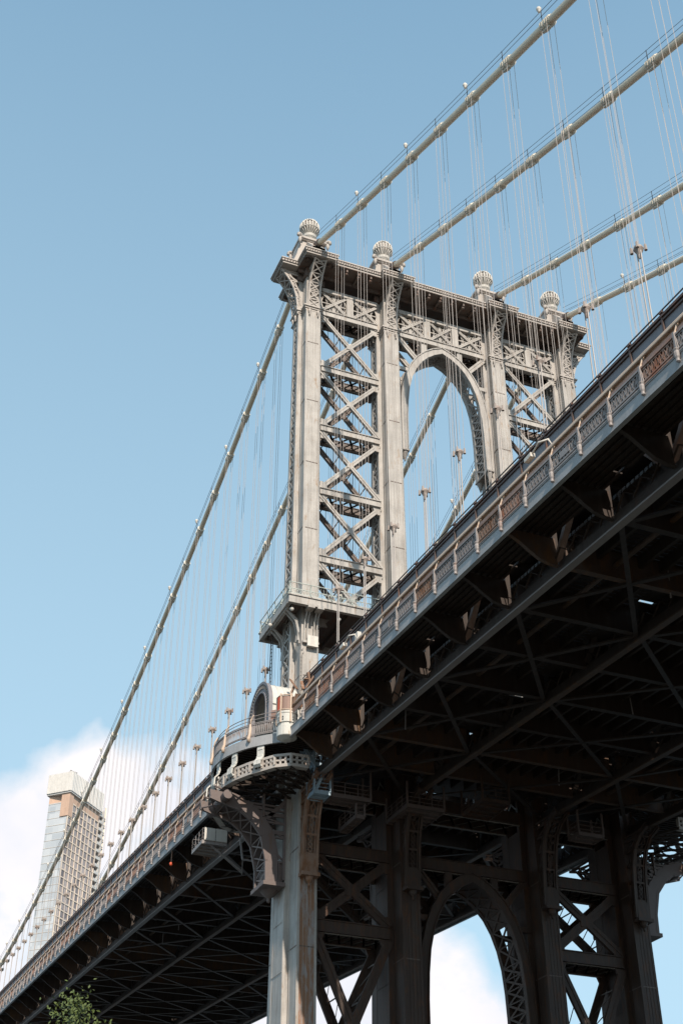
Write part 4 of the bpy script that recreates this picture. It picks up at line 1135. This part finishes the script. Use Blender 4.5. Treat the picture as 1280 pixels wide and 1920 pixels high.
c = MB(); nf = wall(c, C0, C1, GZ, zt2); c.build('curtain_wall', 'glassb', B, label='brown tinted window wall facing right')
c = MB(); nl = wall(c, C0, C2, GZ, zt2); c.build('curtain_wall', 'glassw', B, label='pale blue reflective wall facing left')
c = MB(); wall(c, C1, C3, GZ, zt2); wall(c, C2, C3, GZ, zt2); c.build('curtain_wall', 'glassb', B)
c = MB(); Ld = (C1-C0).length; n = 8
for i in range(n+1): p = C0.lerp(C1, i/n)+nf*.15; c.bar(p+V((0, 0, GZ)), p+V((0, 0, zt2)), .45 if i in (0, n) else .28, .35, nf)
z = 60.0
while z < zt2: c.bar(C0+nf*.1+V((0, 0, z)), C1+nf*.1+V((0, 0, z)), .3, .5); z += 3.45
z = 60.0
while z < zt2: c.bar(C0+nl*.05+V((0, 0, z)), C2+nl*.05+V((0, 0, z)), .14, .12); z += 3.45
c.build('mullion_grid', 'mull', B)
c = MB()
ov = 1.0; K = [C0-dl_*ov-dr_*ov, C1-dl_*ov+dr_*ov, C3+dl_*ov+dr_*ov, C2+dl_*ov-dr_*ov]
for a, b in zip(K, K[1:]+K[:1]):
    c.bar(a+V((0, 0, 235)), b+V((0, 0, 235)), .5, 9.0)
    k = 22
    for i in range(k): p = a.lerp(b, (i+.5)/k); o = ((p-(C0+C3)/2)); o.z = 0; c.bar(p+o.normalized()*.35+V((0, 0, 230.5)), p+o.normalized()*.35+V((0, 0, 239.8)), .35, .4)
c.quadbox([p+V((0, 0, 229.8)) for p in K]+[p+V((0, 0, 230.4)) for p in K])
c.build('louvred_crown', 'crown', B)
c = MB(); c.quadbox([p+V((0, 0, 219)) for p in (C0-dl_*.45-dr_*.45, C0+dr_*3-dl_*.45, C0+dr_*3+dl_*4, C0+dl_*4-dr_*.45)]+[p+V((0, 0, 229.7)) for p in (C0-dl_*.45-dr_*.45, C0+dr_*3-dl_*.45, C0+dr_*3+dl_*4, C0+dl_*4-dr_*.45)]); c.quadbox([p+V((0, 0, zt2)) for p in (C0+dr_*3, C1, C3, C2)]+[p+V((0, 0, 229.7)) for p in (C0+dr_*3, C1, C3, C2)])
c.build('crown_recess', 'terra', B)
c = MB()
for p, l in ((C0+dl_*4+dr_*4, 6), (C0+dl_*6+dr_*9, 7)): c.bar(p+V((0, 0, 239)), p+V((0, 0, 243)), .4, .4); c.bar(p+V((0, 0, 243)), p+dr_*l+V((0, 0, 244)), .35, .35)
c.build('davit_crane', 'lace', B)
# slimmer balcony tower to its right
Q0 = C1-dr_*1.2+nf*.2; Q0 = C1+dl_*.8+dr_*.3; Q1 = Q0+dr_*6.2; 
B2 = thing('apartment_tower', (Q0.x, Q0.y, GZ), 'slim apartment tower with white stacked balconies just right of the glass skyscraper', 'apartment tower')
pts = (Q0, Q1, Q1+dl_*14, Q0+dl_*14); zt3 = 231.0
c = MB(); c.quadbox([p+V((0, 0, GZ)) for p in pts]+[p+V((0, 0, zt3)) for p in pts]); c.build('wall', 'glassb', B2)
z = 60.0
while z < zt3:
    c = MB(); a = Q0+nf*.7; b = Q1+nf*.7-dr_*.8
    c.bar(a+V((0, 0, z)), b+V((0, 0, z)), 1.4, .35); c.bar(a+nf*.65+V((0, 0, z+.55)), a.lerp(b, .6)+nf*.65+V((0, 0, z+.55)), .15, 1.1); c.bar(a.lerp(b, .6)+V((0, 0, z+1.7)), a.lerp(b, .75)+V((0, 0, z+1.7)), 1.3, 3.0)
    c.build('balcony', 'crown', B2); z += 3.45
c = MB(); c.bar(Q1+nf*.4+V((0, 0, GZ)), Q1+nf*.4+V((0, 0, zt3+4)), .7, .7); c.build('corner_post', 'mull', B2)

# ------------------------------------------------------------------ tree whose crown tops the lower edge of the view
def tree(loc, H, R, label):
    t = thing('park_tree', loc, label, 'tree'); x, y, z = loc
    c = MB(); c.tube([(x, y, z), (x+.2, y, z+H*.3), (x, y+.3, z+H*.55), (x-.3, y, z+H*.85)], [.4, .3, .2, .07], 9)
    random.seed(4); tips = []
    for i in range(26):
        a = random.uniform(0, 2*pi); h = random.uniform(.35, .9)*H; l = R*random.uniform(.5, .95)*(1.15-h/H*.7)
        s = V((x, y, z+h)); e = s+V((cos(a)*l, sin(a)*l, l*.5)); tips.append(e); tips.append(s.lerp(e, .6))
        c.tube([s, s.lerp(e, .5)+V((0, 0, .2)), e], [.1, .06, .02], 5)
    c.build('trunk', 'brown', t, smooth=True)
    M['leaf'] = mat('leaf_green', (.09, .12, .03), bump=0, rough=.5)
    c = MB()
    for e in tips+[V((x, y, z+H*.95))]:
        for k in range(420):
            d = V((random.gauss(0, 1), random.gauss(0, 1), random.gauss(0, .8)))*.55; p = e+d
            u = V((random.gauss(0, 1), random.gauss(0, 1), random.gauss(0, 1))).normalized()*.11; w_ = u.orthogonal().normalized()*.06
            n = len(c.v); c.v += [tuple(p-u), tuple(p+w_), tuple(p+u), tuple(p-w_)]; c.f.append((n, n+1, n+2, n+3))
    c.build('crown', 'leaf', t)
tree((-22.5, 34.9, GZ), 20.0, 2.4, 'green leafy park tree whose topmost leaves show at the lower left under the deck')

# ------------------------------------------------------------------ shore side, unseen: anchorage and warehouses added to block low sky light
M['brick'] = mat('red_brown_brick', (.20, .095, .065), bump=0); M['window'] = mat('dark_window', (.03, .035, .04), rough=.2, bump=0)
an = thing('sky_blocking_anchorage', (-225, 0, GZ), 'unseen granite anchorage at the land end of the bridge, added to block sky light', 'anchorage')
c = MB(); c.box(-245, -205, -20, 20, GZ, 24); c.build('masonry_body', 'granite', an)
c = MB(); c.box(-246, -204, -21, 21, 23.2, 24.4); c.build('coping', 'granite', an)
def warehouse(x0, x1, y0, y1, h, lb):
    t = thing('sky_blocking_warehouse', (x0, y0, GZ), lb, 'warehouse')
    MB().box(x0, x1, y0, y1, GZ, h).build('wall', 'brick', t); MB().box(x0-.4, x1+.4, y0-.4, y1+.4, h, h+1).build('cornice', 'granite', t)
    c = MB(); z = GZ+2
    while z < h-3:
        x = x0+2
        while x < x1-3: c.box(x, x+1.8, y0-.05, y0+.1, z, z+2.2); c.box(x, x+1.8, y1-.1, y1+.05, z, z+2.2); x += 4
        y = y0+2
        while y < y1-3: c.box(x1-.1, x1+.05, y, y+1.8, z, z+2.2); y += 4
        z += 4
    o = c.build('window_rows', 'window', t); o['kind'] = 'stuff'
warehouse(-200, -135, 70, 110, 26, 'unseen brick warehouse behind the viewer, left of the bridge, added to block sky light')
warehouse(-190, -60, -80, -40, 27, 'long brick warehouse right of the bridge, outside the view, added to block sky light')
